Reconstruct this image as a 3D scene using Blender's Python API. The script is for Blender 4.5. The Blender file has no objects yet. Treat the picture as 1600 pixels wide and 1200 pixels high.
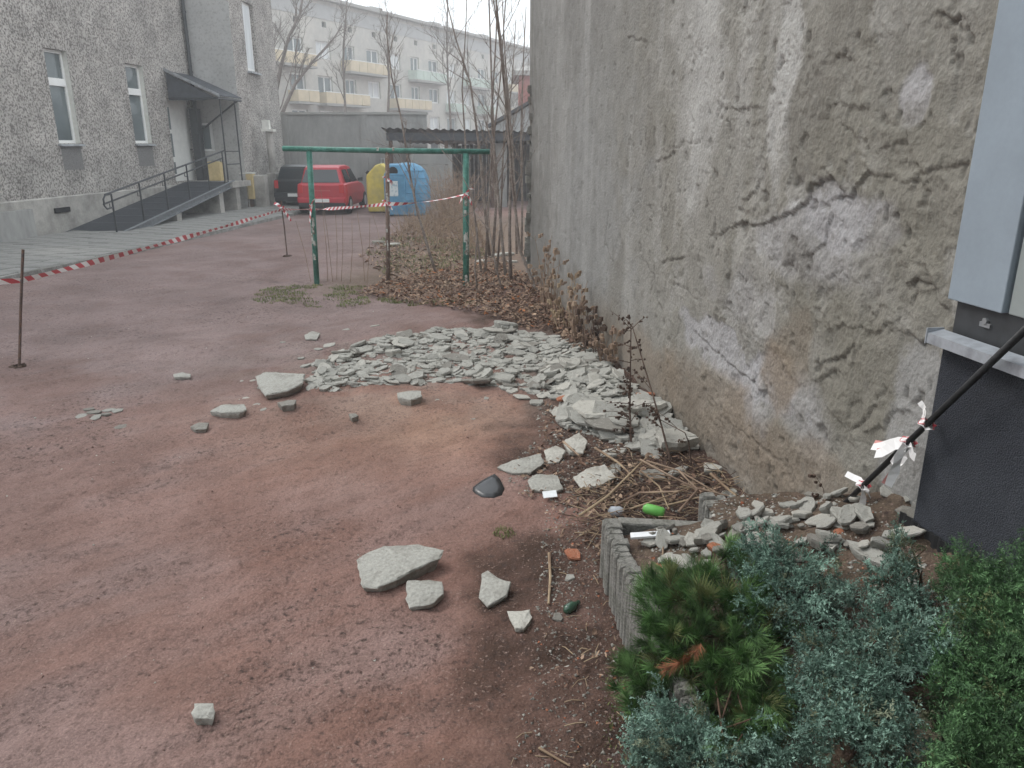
import bpy, bmesh, math, random
import numpy as np
from mathutils import Vector, Matrix, Euler

R = math.radians
sc = bpy.context.scene
COL = sc.collection

# ------------------------------------------------------------------ camera
CAM_H = 2.2
PITCH = R(17.4)
FPX = 1200.0            # focal length in pixels of the 1600 x 1200 photograph
cam_d = bpy.data.cameras.new('camera')
cam_d.sensor_width = 36.0
cam_d.lens = 36.0 * FPX / 1600.0
cam_d.clip_end = 4000
cam_d.clip_start = 0.05
cam = bpy.data.objects.new('camera', cam_d)
COL.objects.link(cam)
cam.location = (0, 0, CAM_H)
cam.rotation_euler = (math.pi / 2 - PITCH, 0, 0)
sc.camera = cam

# ------------------------------------------------------------------ world: bright overcast
w = bpy.data.worlds.new('World')
sc.world = w
w.use_nodes = True
nt = w.node_tree
nt.nodes.clear()
n_out = nt.nodes.new('ShaderNodeOutputWorld')
n_bg = nt.nodes.new('ShaderNodeBackground')
n_sky = nt.nodes.new('ShaderNodeTexSky')
n_sky.sky_type = 'NISHITA'
n_sky.sun_disc = False
n_sky.sun_elevation = R(38)
n_sky.sun_rotation = R(-60)
n_sky.air_density = 1.0
n_sky.dust_density = 4.0
n_sc = nt.nodes.new('ShaderNodeVectorMath'); n_sc.operation = 'SCALE'
n_sc.inputs['Scale'].default_value = 0.10
n_mix = nt.nodes.new('ShaderNodeMix'); n_mix.data_type = 'RGBA'
n_mix.inputs[0].default_value = 0.86           # cloud cover
n_mix.inputs[7].default_value = (0.905, 0.96, 1.0, 1)
nt.links.new(n_sky.outputs[0], n_sc.inputs[0])
nt.links.new(n_sc.outputs[0], n_mix.inputs[6])
nt.links.new(n_mix.outputs[2], n_bg.inputs['Color'])
n_bg.inputs['Strength'].default_value = 1.25
nt.links.new(n_bg.outputs[0], n_out.inputs['Surface'])

sun_d = bpy.data.lights.new('sun', 'SUN')
sun_d.energy = 1.1
sun_d.angle = R(18)
sun_d.color = (1.0, 0.97, 0.93)
sun = bpy.data.objects.new('sun', sun_d)
COL.objects.link(sun)
# light from the upper left, a little behind the far court
sd = Vector((0.62, -0.35, -0.75)).normalized()
sun.rotation_euler = sd.to_track_quat('-Z', 'Y').to_euler()
sun.location = (-10, 10, 30)
sc.view_settings.view_transform = 'Standard'
sc.view_settings.look = 'None'
sc.view_settings.exposure = 0.76
sc.view_settings.gamma = 1.0
sc.view_settings.use_curve_mapping = False

# ------------------------------------------------------------------ pixel rays
cp, sp = math.cos(PITCH), math.sin(PITCH)
def ray(px, py):
    a = (px - 800.0) / FPX
    b = (600.0 - py) / FPX
    return Vector((a, cp + b * sp, -sp + b * cp))
def on_z(px, py, z=0.0):
    d = ray(px, py); t = (z - CAM_H) / d.z
    return Vector((d.x * t, d.y * t, z))
def on_plane(px, py, c0, k):                      # vertical plane X = c0 + k*Y
    d = ray(px, py); t = c0 / (d.x - k * d.y)
    return Vector((d.x * t, d.y * t, CAM_H + d.z * t))
def on_y(px, py, Y):
    d = ray(px, py); t = Y / d.y
    return Vector((d.x * t, Y, CAM_H + d.z * t))

# ------------------------------------------------------------------ noise
def _hash(i, j, seed):
    h = (i.astype(np.int64) * 374761393 + j.astype(np.int64) * 668265263 + seed * 982451653) & 0xFFFFFFFF
    h = ((h ^ (h >> 13)) * 1274126177) & 0xFFFFFFFF
    h = h ^ (h >> 16)
    return (h & 0xFFFFFF) / float(0xFFFFFF)
def vnoise(x, y, seed=0):
    x = np.asarray(x, float); y = np.asarray(y, float)
    i = np.floor(x); j = np.floor(y)
    u = x - i; v = y - j
    u = u * u * u * (u * (u * 6 - 15) + 10); v = v * v * v * (v * (v * 6 - 15) + 10)
    a = _hash(i, j, seed); b = _hash(i + 1, j, seed); c = _hash(i, j + 1, seed); d = _hash(i + 1, j + 1, seed)
    return (a * (1 - u) + b * u) * (1 - v) + (c * (1 - u) + d * u) * v
def fbm(x, y, o=4, seed=0, gain=0.5):
    s = 0; a = 1; n = 0
    for k in range(o):
        s = s + a * vnoise(np.asarray(x) * 2 ** k + 17.3 * k, np.asarray(y) * 2 ** k - 9.1 * k, seed + k * 7)
        n += a; a *= gain
    return s / n
def sstep(a, b, x):
    t = np.clip((np.asarray(x, float) - a) / (b - a), 0, 1)
    return t * t * (3 - 2 * t)

# ------------------------------------------------------------------ materials
MATS = {}
def mat(name, col, rough=0.85, col2=None, nscale=6.0, lo=0.4, hi=0.6, fine=None, fine_amt=0.25, bump=0.0, bscale=40.0,
        metallic=0.0, attr=None, stretch=None, spec=0.3, emis=None, detail=6):
    if name in MATS: return MATS[name]
    m = bpy.data.materials.new(name); m.use_nodes = True
    t = m.node_tree; N = t.nodes; L = t.links
    b = N['Principled BSDF']
    b.inputs['Roughness'].default_value = rough
    b.inputs['Metallic'].default_value = metallic
    b.inputs['Specular IOR Level'].default_value = spec
    tc = N.new('ShaderNodeTexCoord'); co = tc.outputs['Object']
    if stretch:
        mp = N.new('ShaderNodeMapping'); mp.inputs['Scale'].default_value = stretch
        L.new(co, mp.inputs[0]); co = mp.outputs[0]
    if attr:
        an = N.new('ShaderNodeAttribute'); an.attribute_name = attr; c = an.outputs['Color']
    else:
        rgb = N.new('ShaderNodeRGB'); rgb.outputs[0].default_value = (*col, 1); c = rgb.outputs[0]
    if col2 is not None:
        nz = N.new('ShaderNodeTexNoise'); nz.inputs['Scale'].default_value = nscale; nz.inputs['Detail'].default_value = detail
        nz.inputs['Roughness'].default_value = 0.6
        L.new(co, nz.inputs['Vector'])
        mr = N.new('ShaderNodeMapRange'); mr.inputs[1].default_value = lo; mr.inputs[2].default_value = hi
        L.new(nz.outputs[0], mr.inputs[0])
        mx = N.new('ShaderNodeMix'); mx.data_type = 'RGBA'; mx.inputs[7].default_value = (*col2, 1)
        L.new(mr.outputs[0], mx.inputs[0]); L.new(c, mx.inputs[6]); c = mx.outputs[2]
    if fine:
        nf = N.new('ShaderNodeTexNoise'); nf.inputs['Scale'].default_value = fine; nf.inputs['Detail'].default_value = 4
        L.new(co, nf.inputs['Vector'])
        mr = N.new('ShaderNodeMapRange'); mr.inputs[1].default_value = 0.3; mr.inputs[2].default_value = 0.7
        mr.inputs[3].default_value = 1 - fine_amt; mr.inputs[4].default_value = 1 + fine_amt
        L.new(nf.outputs[0], mr.inputs[0])
        vm = N.new('ShaderNodeVectorMath'); vm.operation = 'SCALE'
        L.new(c, vm.inputs[0]); L.new(mr.outputs[0], vm.inputs['Scale']); c = vm.outputs[0]
    L.new(c, b.inputs['Base Color'])
    if bump:
        nb = N.new('ShaderNodeTexNoise'); nb.inputs['Scale'].default_value = bscale; nb.inputs['Detail'].default_value = 5
        L.new(co, nb.inputs['Vector'])
        bp = N.new('ShaderNodeBump'); bp.inputs['Strength'].default_value = bump; bp.inputs['Distance'].default_value = 0.02
        L.new(nb.outputs[0], bp.inputs['Height']); L.new(bp.outputs[0], b.inputs['Normal'])
    if emis:
        b.inputs['Emission Color'].default_value = (*emis, 1); b.inputs['Emission Strength'].default_value = 1
    MATS[name] = m
    return m

def soil_mat():
    m = bpy.data.materials.new('soil'); m.use_nodes = True
    t = m.node_tree; N = t.nodes; L = t.links; b = N['Principled BSDF']
    b.inputs['Roughness'].default_value = .95; b.inputs['Specular IOR Level'].default_value = .15
    tc = N.new('ShaderNodeTexCoord'); co = tc.outputs['Object']
    an = N.new('ShaderNodeAttribute'); an.attribute_name = 'tint'
    def noise(sc_, det, ro=.55):
        n = N.new('ShaderNodeTexNoise'); n.inputs['Scale'].default_value = sc_; n.inputs['Detail'].default_value = det; n.inputs['Roughness'].default_value = ro; L.new(co, n.inputs['Vector']); return n.outputs[0]
    def mrange(x, a0, a1, b0, b1):
        r = N.new('ShaderNodeMapRange'); L.new(x, r.inputs[0])
        for i, v in enumerate((a0, a1, b0, b1)): r.inputs[i + 1].default_value = v
        return r.outputs[0]
    def mul(x, y):
        r = N.new('ShaderNodeMath'); r.operation = 'MULTIPLY'; L.new(x, r.inputs[0])
        if isinstance(y, float): r.inputs[1].default_value = y
        else: L.new(y, r.inputs[1])
        return r.outputs[0]
    def mix(f, c0, c1):
        r = N.new('ShaderNodeMix'); r.data_type = 'RGBA'; L.new(f, r.inputs[0]); L.new(c0, r.inputs[6])
        if isinstance(c1, tuple): r.inputs[7].default_value = c1
        else: L.new(c1, r.inputs[7])
        return r.outputs[2]
    c = an.outputs['Color']; gritm = an.outputs['Alpha']
    c = mix(mul(mrange(noise(30, 6), .52, .70, 0, 1), gritm), c, (.062, .043, .038, 1))           # dark crumbs
    c = mix(mul(mrange(noise(55, 3), .60, .70, 0, .8), gritm), c, (.30, .215, .18, 1))            # pale grit
    c = mix(mrange(noise(3.0, 7, .7), .46, .74, 0, .42), c, (.155, .095, .078, 1))                # damp blotches
    v = N.new('ShaderNodeVectorMath'); v.operation = 'SCALE'; L.new(c, v.inputs[0]); L.new(mrange(noise(110, 4), .3, .7, .78, 1.22), v.inputs['Scale'])
    L.new(v.outputs[0], b.inputs['Base Color'])
    bp = N.new('ShaderNodeBump'); bp.inputs['Distance'].default_value = .025; L.new(noise(42, 7, .6), bp.inputs['Height']); L.new(mrange(gritm, 0, 1, .35, 1), bp.inputs['Strength'])
    L.new(bp.outputs[0], b.inputs['Normal'])
    return m
M_soil = soil_mat()
M_plaster = mat('old_plaster', None, 0.95, attr='tint', col2=(0.19, 0.18, 0.16), nscale=9, lo=0.58, hi=0.82, fine=60, fine_amt=0.13, bump=0.5, bscale=46, spec=0.1, detail=9)
M_rough = mat('roughcast', (0.43, 0.405, 0.375), 0.95, col2=(0.155, 0.14, 0.13), nscale=19, lo=0.44, hi=0.60, fine=1.6, fine_amt=0.24, bump=0.7, bscale=22, spec=0.1, detail=3)
M_render = mat('smooth_render', (0.40, 0.38, 0.35), 0.9, col2=(0.17, 0.16, 0.145), nscale=1.8, lo=0.40, hi=0.70, fine=20, fine_amt=0.1, bump=0.25)
M_stairface = mat('fine_render', (0.43, 0.425, 0.41), 0.92, col2=(0.30, 0.29, 0.28), nscale=14, lo=0.5, hi=0.7, fine=1.2, fine_amt=0.12, bump=0.3)
M_shard = mat('plaster_shard', (0.345, 0.335, 0.302), 0.92, col2=(0.20, 0.188, 0.162), nscale=9, lo=0.5, hi=0.8, fine=60, fine_amt=0.16, bump=0.5, bscale=50)
M_shard2 = mat('plaster_shard_pale', (0.43, 0.412, 0.368), 0.92, col2=(0.27, 0.245, 0.21), nscale=8, lo=0.52, hi=0.75, fine=60, fine_amt=0.14, bump=0.5, bscale=50)
M_shard3 = mat('plaster_shard_dark', (0.22, 0.205, 0.18), 0.92, col2=(0.32, 0.305, 0.27), nscale=10, lo=0.5, hi=0.75, fine=60, fine_amt=0.18, bump=0.5, bscale=50)
M_brickbit = mat('brick_fragment', (0.36, 0.13, 0.07), 0.9, col2=(0.40, 0.26, 0.18), nscale=20, lo=0.5, hi=0.7, fine=60, bump=0.5)
M_conc = mat('concrete', (0.235, 0.225, 0.205), 0.95, col2=(0.12, 0.12, 0.095), nscale=9, lo=0.45, hi=0.72, fine=80, fine_amt=0.22, bump=0.5, bscale=90)
M_conc_wall = mat('concrete_wall', (0.34, 0.335, 0.32), 0.95, col2=(0.22, 0.215, 0.205), nscale=1.1, lo=0.4, hi=0.7, fine=9, fine_amt=0.12, bump=0.2, stretch=(1, 1, 0.35))
M_pave = mat('paving_slab', (0.24, 0.235, 0.222), 0.92, col2=(0.145, 0.142, 0.132), nscale=1.3, lo=0.45, hi=0.7, fine=25, fine_amt=0.18, bump=0.3)
M_kerb = mat('kerb_stone', (0.27, 0.265, 0.25), 0.92, col2=(0.16, 0.155, 0.14), nscale=4, fine=30, bump=0.3)
M_white = mat('white_frame', (0.78, 0.78, 0.76), 0.5, fine=5, fine_amt=0.05)
M_whitewash = mat('white_reveal', (0.66, 0.65, 0.60), 0.8, fine=12, fine_amt=0.08)
M_glass = mat('window_glass', (0.13, 0.155, 0.16), 0.1, spec=0.6, fine=0.6, fine_amt=0.3)
M_curtain = mat('net_curtain', (0.62, 0.64, 0.64), 0.8, fine=18, fine_amt=0.15, stretch=(1, 1, 0.05))
M_drk = mat('dark_steel', (0.055, 0.058, 0.062), 0.5, metallic=0.3, fine=14, fine_amt=0.2)
M_galv = mat('galvanised_steel', (0.42, 0.44, 0.46), 0.5, metallic=0.5, col2=(0.28, 0.29, 0.30), nscale=5, fine=30, fine_amt=0.1)
M_alu = mat('aluminium_sill', (0.40, 0.425, 0.46), 0.42, metallic=0.35, col2=(0.24, 0.25, 0.27), nscale=14, lo=0.45, hi=0.75, fine=40, fine_amt=0.06)
M_panel = mat('grey_blue_panel', (0.27, 0.315, 0.36), 0.45, col2=(0.245, 0.285, 0.325), nscale=2.5, fine=50, fine_amt=0.025)
M_panel2 = mat('grey_green_panel', (0.27, 0.295, 0.29), 0.4, col2=(0.24, 0.265, 0.26), nscale=2.5, fine=50, fine_amt=0.025)
M_anth = mat('anthracite_render', (0.038, 0.042, 0.053), 0.85, col2=(0.055, 0.06, 0.072), nscale=3, lo=0.4, hi=0.7, fine=230, fine_amt=0.45, bump=0.8, bscale=190)
M_mat = mat('rubber_mat', (0.03, 0.034, 0.04), 0.8, fine=12, fine_amt=0.25, bump=0.2)
M_green = mat('green_paint', (0.03, 0.135, 0.10), 0.5, col2=(0.07, 0.22, 0.175), nscale=8, fine=40, fine_amt=0.18)
M_chip = mat('chipped_paint', (0.50, 0.50, 0.46), 0.7, col2=(0.14, 0.11, 0.08), nscale=16, lo=0.45, hi=0.6)
M_rust = mat('rusty_steel', (0.075, 0.055, 0.05), 0.8, col2=(0.14, 0.08, 0.055), nscale=20, fine=60)
M_rust2 = mat('brown_pipe', (0.17, 0.115, 0.09), 0.8, col2=(0.36, 0.33, 0.30), nscale=9, lo=0.55, hi=0.65, fine=60)
M_black = mat('black_iron_bar', (0.012, 0.012, 0.013), 0.45, fine=40, fine_amt=0.3, bump=0.15)
M_red = mat('red_car_paint', (0.42, 0.022, 0.035), 0.32, spec=0.5, fine=6, fine_amt=0.08)
M_redf = mat('faded_red', (0.45, 0.10, 0.10), 0.5)
M_blackcar = mat('black_car_paint', (0.012, 0.015, 0.017), 0.3, spec=0.5)
M_cglass = mat('car_glass', (0.02, 0.025, 0.028), 0.08, spec=0.7)
M_tyre = mat('tyre_rubber', (0.016, 0.016, 0.016), 0.9)
M_trim = mat('black_trim', (0.03, 0.03, 0.032), 0.6)
M_tail = mat('tail_lamp', (0.5, 0.03, 0.03), 0.25)
M_plate = mat('number_plate', (0.72, 0.72, 0.70), 0.5)
M_yel = mat('yellow_plastic', (0.62, 0.49, 0.10), 0.55, col2=(0.52, 0.42, 0.13), nscale=3, fine=8, fine_amt=0.1)
M_blue = mat('blue_plastic', (0.07, 0.22, 0.36), 0.5, col2=(0.10, 0.27, 0.42), nscale=3, fine=8, fine_amt=0.1)
M_hole = mat('dark_hole', (0.01, 0.01, 0.012), 0.9)
M_paper = mat('paper_label', (0.62, 0.66, 0.66), 0.7, col2=(0.35, 0.45, 0.50), nscale=14, lo=0.5, hi=0.6)
M_bark = mat('grey_bark', (0.22, 0.19, 0.17), 0.95, col2=(0.14, 0.12, 0.105), nscale=12, fine=50, bump=0.3)
M_bark2 = mat('sapling_bark', (0.18, 0.14, 0.12), 0.95, col2=(0.29, 0.25, 0.22), nscale=7, fine=40)
M_weed = mat('dry_weed_stalk', (0.22, 0.15, 0.11), 0.95, col2=(0.33, 0.24, 0.17), nscale=4, fine=20, fine_amt=0.2)
M_weedd = mat('dark_weed_stalk', (0.07, 0.045, 0.035), 0.95, col2=(0.12, 0.08, 0.06), nscale=9)
M_straw = mat('straw', (0.38, 0.29, 0.19), 0.95, col2=(0.22, 0.15, 0.10), nscale=5)
M_leaf = mat('dead_leaf', (0.17, 0.10, 0.07), 0.9, col2=(0.33, 0.235, 0.165), nscale=4.5, lo=0.42, hi=0.62, fine=18, fine_amt=0.4)
M_leafo = mat('orange_dead_leaf', (0.34, 0.13, 0.05), 0.85, fine=30, fine_amt=0.3)
M_grass = mat('grass', (0.12, 0.155, 0.05), 0.85, col2=(0.25, 0.24, 0.11), nscale=3, lo=0.4, hi=0.65)
M_jun = mat('juniper_leaf', (0.06, 0.118, 0.082), 0.75, col2=(0.155, 0.255, 0.205), nscale=9, lo=0.4, hi=0.62, fine=60, fine_amt=0.35)
M_pine = mat('pine_needle', (0.032, 0.082, 0.026), 0.6, col2=(0.085, 0.165, 0.05), nscale=6, lo=0.4, hi=0.62, fine=40, fine_amt=0.35)
M_cyp = mat('cypress_leaf', (0.035, 0.09, 0.028), 0.7, col2=(0.095, 0.18, 0.055), nscale=7, lo=0.4, hi=0.62, fine=50, fine_amt=0.35)
M_deadneedle = mat('dead_needle', (0.26, 0.10, 0.05), 0.85, fine=40, fine_amt=0.35)
M_twig = mat('conifer_twig', (0.10, 0.06, 0.04), 0.95, fine=40)
M_rock = mat('limestone', (0.50, 0.42, 0.30), 0.9, col2=(0.34, 0.29, 0.22), nscale=8, fine=40, bump=0.5)
M_can = mat('green_can', (0.14, 0.42, 0.09), 0.35, fine=30, fine_amt=0.1)
M_plastic_w = mat('white_plastic', (0.74, 0.75, 0.76), 0.5, fine=30, fine_amt=0.08)
M_clear = mat('clear_plastic', (0.42, 0.44, 0.47), 0.25, fine=20, fine_amt=0.3)
M_blackp = mat('black_plastic', (0.025, 0.025, 0.027), 0.33, spec=0.5)
M_bottle = mat('green_bottle_glass', (0.03, 0.075, 0.045), 0.2, spec=0.6)
M_membrane = mat('dimple_membrane', (0.02, 0.02, 0.021), 0.6)
M_apart = mat('block_render', (0.53, 0.505, 0.455), 0.9, col2=(0.45, 0.435, 0.40), nscale=0.35, fine=3, fine_amt=0.08)
M_apart2 = mat('block_grey_render', (0.40, 0.40, 0.39), 0.9, fine=1.5, fine_amt=0.08)
M_balc = mat('cream_balcony', (0.60, 0.51, 0.36), 0.8, fine=2, fine_amt=0.1)
M_balg = mat('green_balcony', (0.50, 0.58, 0.51), 0.8, fine=2, fine_amt=0.1)
M_slab = mat('balcony_slab', (0.34, 0.33, 0.31), 0.9)
M_roofd = mat('dark_roof_sheet', (0.06, 0.065, 0.075), 0.6, fine=6, fine_amt=0.25)
M_shed = mat('shed_boards', (0.055, 0.05, 0.048), 0.9, col2=(0.10, 0.09, 0.085), nscale=4)
M_brick = mat('red_brick', (0.33, 0.10, 0.08), 0.9, col2=(0.24, 0.08, 0.065), nscale=8)
M_ybox = mat('ochre_box', (0.55, 0.43, 0.22), 0.8, fine=10, fine_amt=0.1)
M_door = mat('white_door', (0.66, 0.66, 0.63), 0.6, fine=6, fine_amt=0.06)

def tape_mat(redc, share):
    m = bpy.data.materials.new('barrier_tape'); m.use_nodes = True
    t = m.node_tree; N = t.nodes; L = t.links; b = N['Principled BSDF']
    uv = N.new('ShaderNodeTexCoord'); sx = N.new('ShaderNodeSeparateXYZ'); L.new(uv.outputs['UV'], sx.inputs[0])
    ad = N.new('ShaderNodeMath'); ad.operation = 'ADD'; L.new(sx.outputs[0], ad.inputs[0]); L.new(sx.outputs[1], ad.inputs[1])
    fr = N.new('ShaderNodeMath'); fr.operation = 'FRACT'; L.new(ad.outputs[0], fr.inputs[0])
    gt = N.new('ShaderNodeMath'); gt.operation = 'GREATER_THAN'; gt.inputs[1].default_value = share; L.new(fr.outputs[0], gt.inputs[0])
    mx = N.new('ShaderNodeMix'); mx.data_type = 'RGBA'; mx.inputs[6].default_value = (0.78, 0.76, 0.75, 1); mx.inputs[7].default_value = redc
    L.new(gt.outputs[0], mx.inputs[0]); L.new(mx.outputs[2], b.inputs['Base Color'])
    b.inputs['Roughness'].default_value = 0.4
    return m
M_tape = tape_mat((0.52, 0.055, 0.07, 1), .5); M_tape_old = tape_mat((0.55, 0.24, 0.22, 1), .66)

# ------------------------------------------------------------------ mesh helpers
ORG = {}
def setp(o, label=None, cat=None, group=None, kind=None):
    if label: o['label'] = label
    if cat: o['category'] = cat
    if group: o['group'] = group
    if kind: o['kind'] = kind
    return o
def thing(name, label, cat, loc=(0, 0, 0), group=None):
    o = bpy.data.objects.new(name, None); COL.objects.link(o); o.location = loc
    o.empty_display_size = 0.1
    ORG[o] = Vector(loc)
    return setp(o, label, cat, group)
def link(name, me, m, parent=None, loc=None):
    if m is not None and not me.materials: me.materials.append(m)
    o = bpy.data.objects.new(name, me); COL.objects.link(o)
    if parent is not None:
        o.parent = parent; ORG[o] = ORG.get(parent, Vector((0, 0, 0)))
    elif loc is not None:
        o.location = loc; ORG[o] = Vector(loc)
    else:
        ORG[o] = Vector((0, 0, 0))
    return o

class MB:
    def __init__(s): s.v = []; s.f = []; s.uv = None
    def add(s, vs, fs):
        n = len(s.v); s.v += [tuple(p) for p in vs]; s.f += [tuple(i + n for i in f) for f in fs]; return s
    def box(s, lo, hi):
        x0, y0, z0 = lo; x1, y1, z1 = hi
        return s.add([(x0, y0, z0), (x1, y0, z0), (x1, y1, z0), (x0, y1, z0), (x0, y0, z1), (x1, y0, z1), (x1, y1, z1), (x0, y1, z1)],
                     [(0, 3, 2, 1), (4, 5, 6, 7), (0, 1, 5, 4), (1, 2, 6, 5), (2, 3, 7, 6), (3, 0, 4, 7)])
    def obox(s, c, ux, uy, uz, hx, hy, hz):
        c = Vector(c); ux, uy, uz = Vector(ux).normalized(), Vector(uy).normalized(), Vector(uz).normalized()
        P = [c + ux * (a * hx) + uy * (b * hy) + uz * (d * hz) for d in (-1, 1) for a, b in ((-1, -1), (1, -1), (1, 1), (-1, 1))]
        return s.add(P, [(0, 3, 2, 1), (4, 5, 6, 7), (0, 1, 5, 4), (1, 2, 6, 5), (2, 3, 7, 6), (3, 0, 4, 7)])
    def tube(s, pts, rad, n=6, cap=True):
        pts = [Vector(p) for p in pts]
        if not hasattr(rad, '__len__'): rad = [rad] * len(pts)
        base = len(s.v); up = None
        for i, p in enumerate(pts):
            d = (pts[min(i + 1, len(pts) - 1)] - pts[max(i - 1, 0)])
            d = d.normalized() if d.length > 1e-9 else Vector((0, 0, 1))
            if up is None:
                up = d.orthogonal().normalized()
            else:
                up = (up - d * up.dot(d)); up = up.normalized() if up.length > 1e-6 else d.orthogonal().normalized()
            sd_ = d.cross(up)
            for k in range(n):
                a = 2 * math.pi * k / n
                s.v.append(tuple(p + (up * math.cos(a) + sd_ * math.sin(a)) * rad[i]))
        for i in range(len(pts) - 1):
            for k in range(n):
                a = base + i * n + k; b = base + i * n + (k + 1) % n
                s.f.append((a, b, b + n, a + n))
        if cap:
            s.f.append(tuple(base + k for k in reversed(range(n))))
            e = base + (len(pts) - 1) * n
            s.f.append(tuple(e + k for k in range(n)))
        return s
    def loft(s, rings, cap=True):
        base = len(s.v); n = len(rings[0])
        for r in rings: s.v += [tuple(p) for p in r]
        for i in range(len(rings) - 1):
            for k in range(n):
                a = base + i * n + k; b = base + i * n + (k + 1) % n
                s.f.append((a, b, b + n, a + n))
        if cap:
            s.f.append(tuple(base + k for k in reversed(range(n))))
            e = base + (len(rings) - 1) * n
            s.f.append(tuple(e + k for k in range(n)))
        return s
    def build(s, name, m, parent=None, loc=None, smooth=False, bevel=0):
        o = ORG.get(parent) if parent is not None else (Vector(loc) if loc is not None else Vector((0, 0, 0)))
        me = bpy.data.meshes.new(name)
        me.from_pydata([(x - o.x, y - o.y, z - o.z) for x, y, z in s.v], [], s.f)
        if smooth: me.polygons.foreach_set('use_smooth', [True] * len(me.polygons))
        me.validate(); me.update()
        ob = link(name, me, m, parent, loc)
        if bevel:
            md = ob.modifiers.new('bevel', 'BEVEL'); md.width = bevel; md.segments = 2; md.limit_method = 'ANGLE'
        return ob

def np_mesh(name, V, F, m, parent=None, loc=None, smooth=False, tint=None):
    V = np.asarray(V, np.float32); F = np.asarray(F, np.int32)
    o = ORG.get(parent) if parent is not None else (Vector(loc) if loc is not None else Vector((0, 0, 0)))
    V = V - np.array([o.x, o.y, o.z], np.float32)
    me = bpy.data.meshes.new(name)
    k = F.shape[1]
    me.vertices.add(len(V)); me.vertices.foreach_set('co', V.ravel())
    me.loops.add(F.size); me.loops.foreach_set('vertex_index', F.ravel())
    me.polygons.add(len(F)); me.polygons.foreach_set('loop_start', np.arange(0, F.size, k, dtype=np.int32))
    me.polygons.foreach_set('loop_total', np.full(len(F), k, np.int32))
    if smooth: me.polygons.foreach_set('use_smooth', np.ones(len(F), bool))
    me.update(calc_edges=True)
    if tint is not None:
        a = me.color_attributes.new('tint', 'FLOAT_COLOR', 'POINT')
        c = np.ones((len(V), 4), np.float32); c[:, :np.asarray(tint).shape[1]] = tint
        a.data.foreach_set('color', c.ravel())
    return link(name, me, m, parent, loc)

def grid_faces(nu, nv):
    i = np.arange(nu * nv).reshape(nv, nu)
    return np.stack([i[:-1, :-1].ravel(), i[:-1, 1:].ravel(), i[1:, 1:].ravel(), i[1:, :-1].ravel()], 1)

def facade(mb, O, u, n, W, z0, z1, holes, depth):
    """wall sheet from O along u (width W) facing n with rectangular openings (a0,a1,b0,b1) and reveals of given depth"""
    us = sorted({0.0, W} | {h[0] for h in holes} | {h[1] for h in holes})
    zs = sorted({z0, z1} | {h[2] for h in holes} | {h[3] for h in holes})
    O = Vector(O); u = Vector(u); n = Vector(n)
    P = lambda a, z, d=0: O + u * a + Vector((0, 0, z)) - n * d
    for i in range(len(us) - 1):
        for j in range(len(zs) - 1):
            ca, cz = (us[i] + us[i + 1]) / 2, (zs[j] + zs[j + 1]) / 2
            if any(h[0] < ca < h[1] and h[2] < cz < h[3] for h in holes): continue
            mb.add([P(us[i], zs[j]), P(us[i + 1], zs[j]), P(us[i + 1], zs[j + 1]), P(us[i], zs[j + 1])], [(0, 1, 2, 3)])
    for a0, a1, b0, b1 in holes:
        for (p, q) in (((a0, b0), (a1, b0)), ((a1, b0), (a1, b1)), ((a1, b1), (a0, b1)), ((a0, b1), (a0, b0))):
            mb.add([P(*p), P(*q), P(*q, depth), P(*p, depth)], [(0, 1, 2, 3)])
    return mb

rnd = random.Random(7)
nrng = np.random.default_rng(11)

# ------------------------------------------------------------------ ground
WALL_C, WALL_K = 2.12, -0.146                 # old wall plane X = C + K*Y
DARK_C = 2.05
WN = Vector((-1, WALL_K, 0)).normalized()     # wall normal, towards the court
WU = Vector((WALL_K, 1, 0)).normalized()      # along the wall, away from the camera
def wallX(Y): return WALL_C + WALL_K * Y

# planter outline (top view), palisade along its left and far side
PL_A, PL_B, PL_C, PL_D = (0.50, 3.60), (0.985, 3.56), (1.075, 3.86), (1.56, 3.82)
PL_E = (0.72, 1.2)
def planter_left(Y): return 0.50 + (3.60 - np.asarray(Y)) * 0.135

def ground_h(x, y):
    x = np.asarray(x, float); y = np.asarray(y, float)
    c, s = math.cos(R(42)), math.sin(R(42))
    u = x * c + y * s; v = -x * s + y * c
    near = 1 - sstep(10, 26, y)
    h = (fbm(x * 0.6, y * 0.6, 3, 3) - 0.5) * 0.09 * near
    h = h + (fbm(u * 0.8, v * 5.0, 4, 5) - 0.5) * 0.040 * near
    h = h + (fbm(x * 6, y * 6, 4, 9) - 0.5) * 0.036 * near
    pit = fbm(x * 2.6 + 4, y * 3.4, 3, 15)
    h = h + (fbm(x * 19, y * 19, 3, 19) - 0.5) * 0.022 * near * sstep(0.42, 0.62, pit)
    # cloddy loose earth beside the planter and the wall
    dw = (wallX(y) - x)
    loose = sstep(1.5, 0.5, dw) * (1 - sstep(11, 13, y)) * sstep(-3, 1, y)
    h = h + loose * ((fbm(x * 14, y * 14, 3, 21) - 0.45) * 0.07)
    h = h + 0.12 * sstep(0.7, 0.0, dw) * (y > 3.7) * (1 - sstep(12, 13.5, y))
    return h

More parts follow.
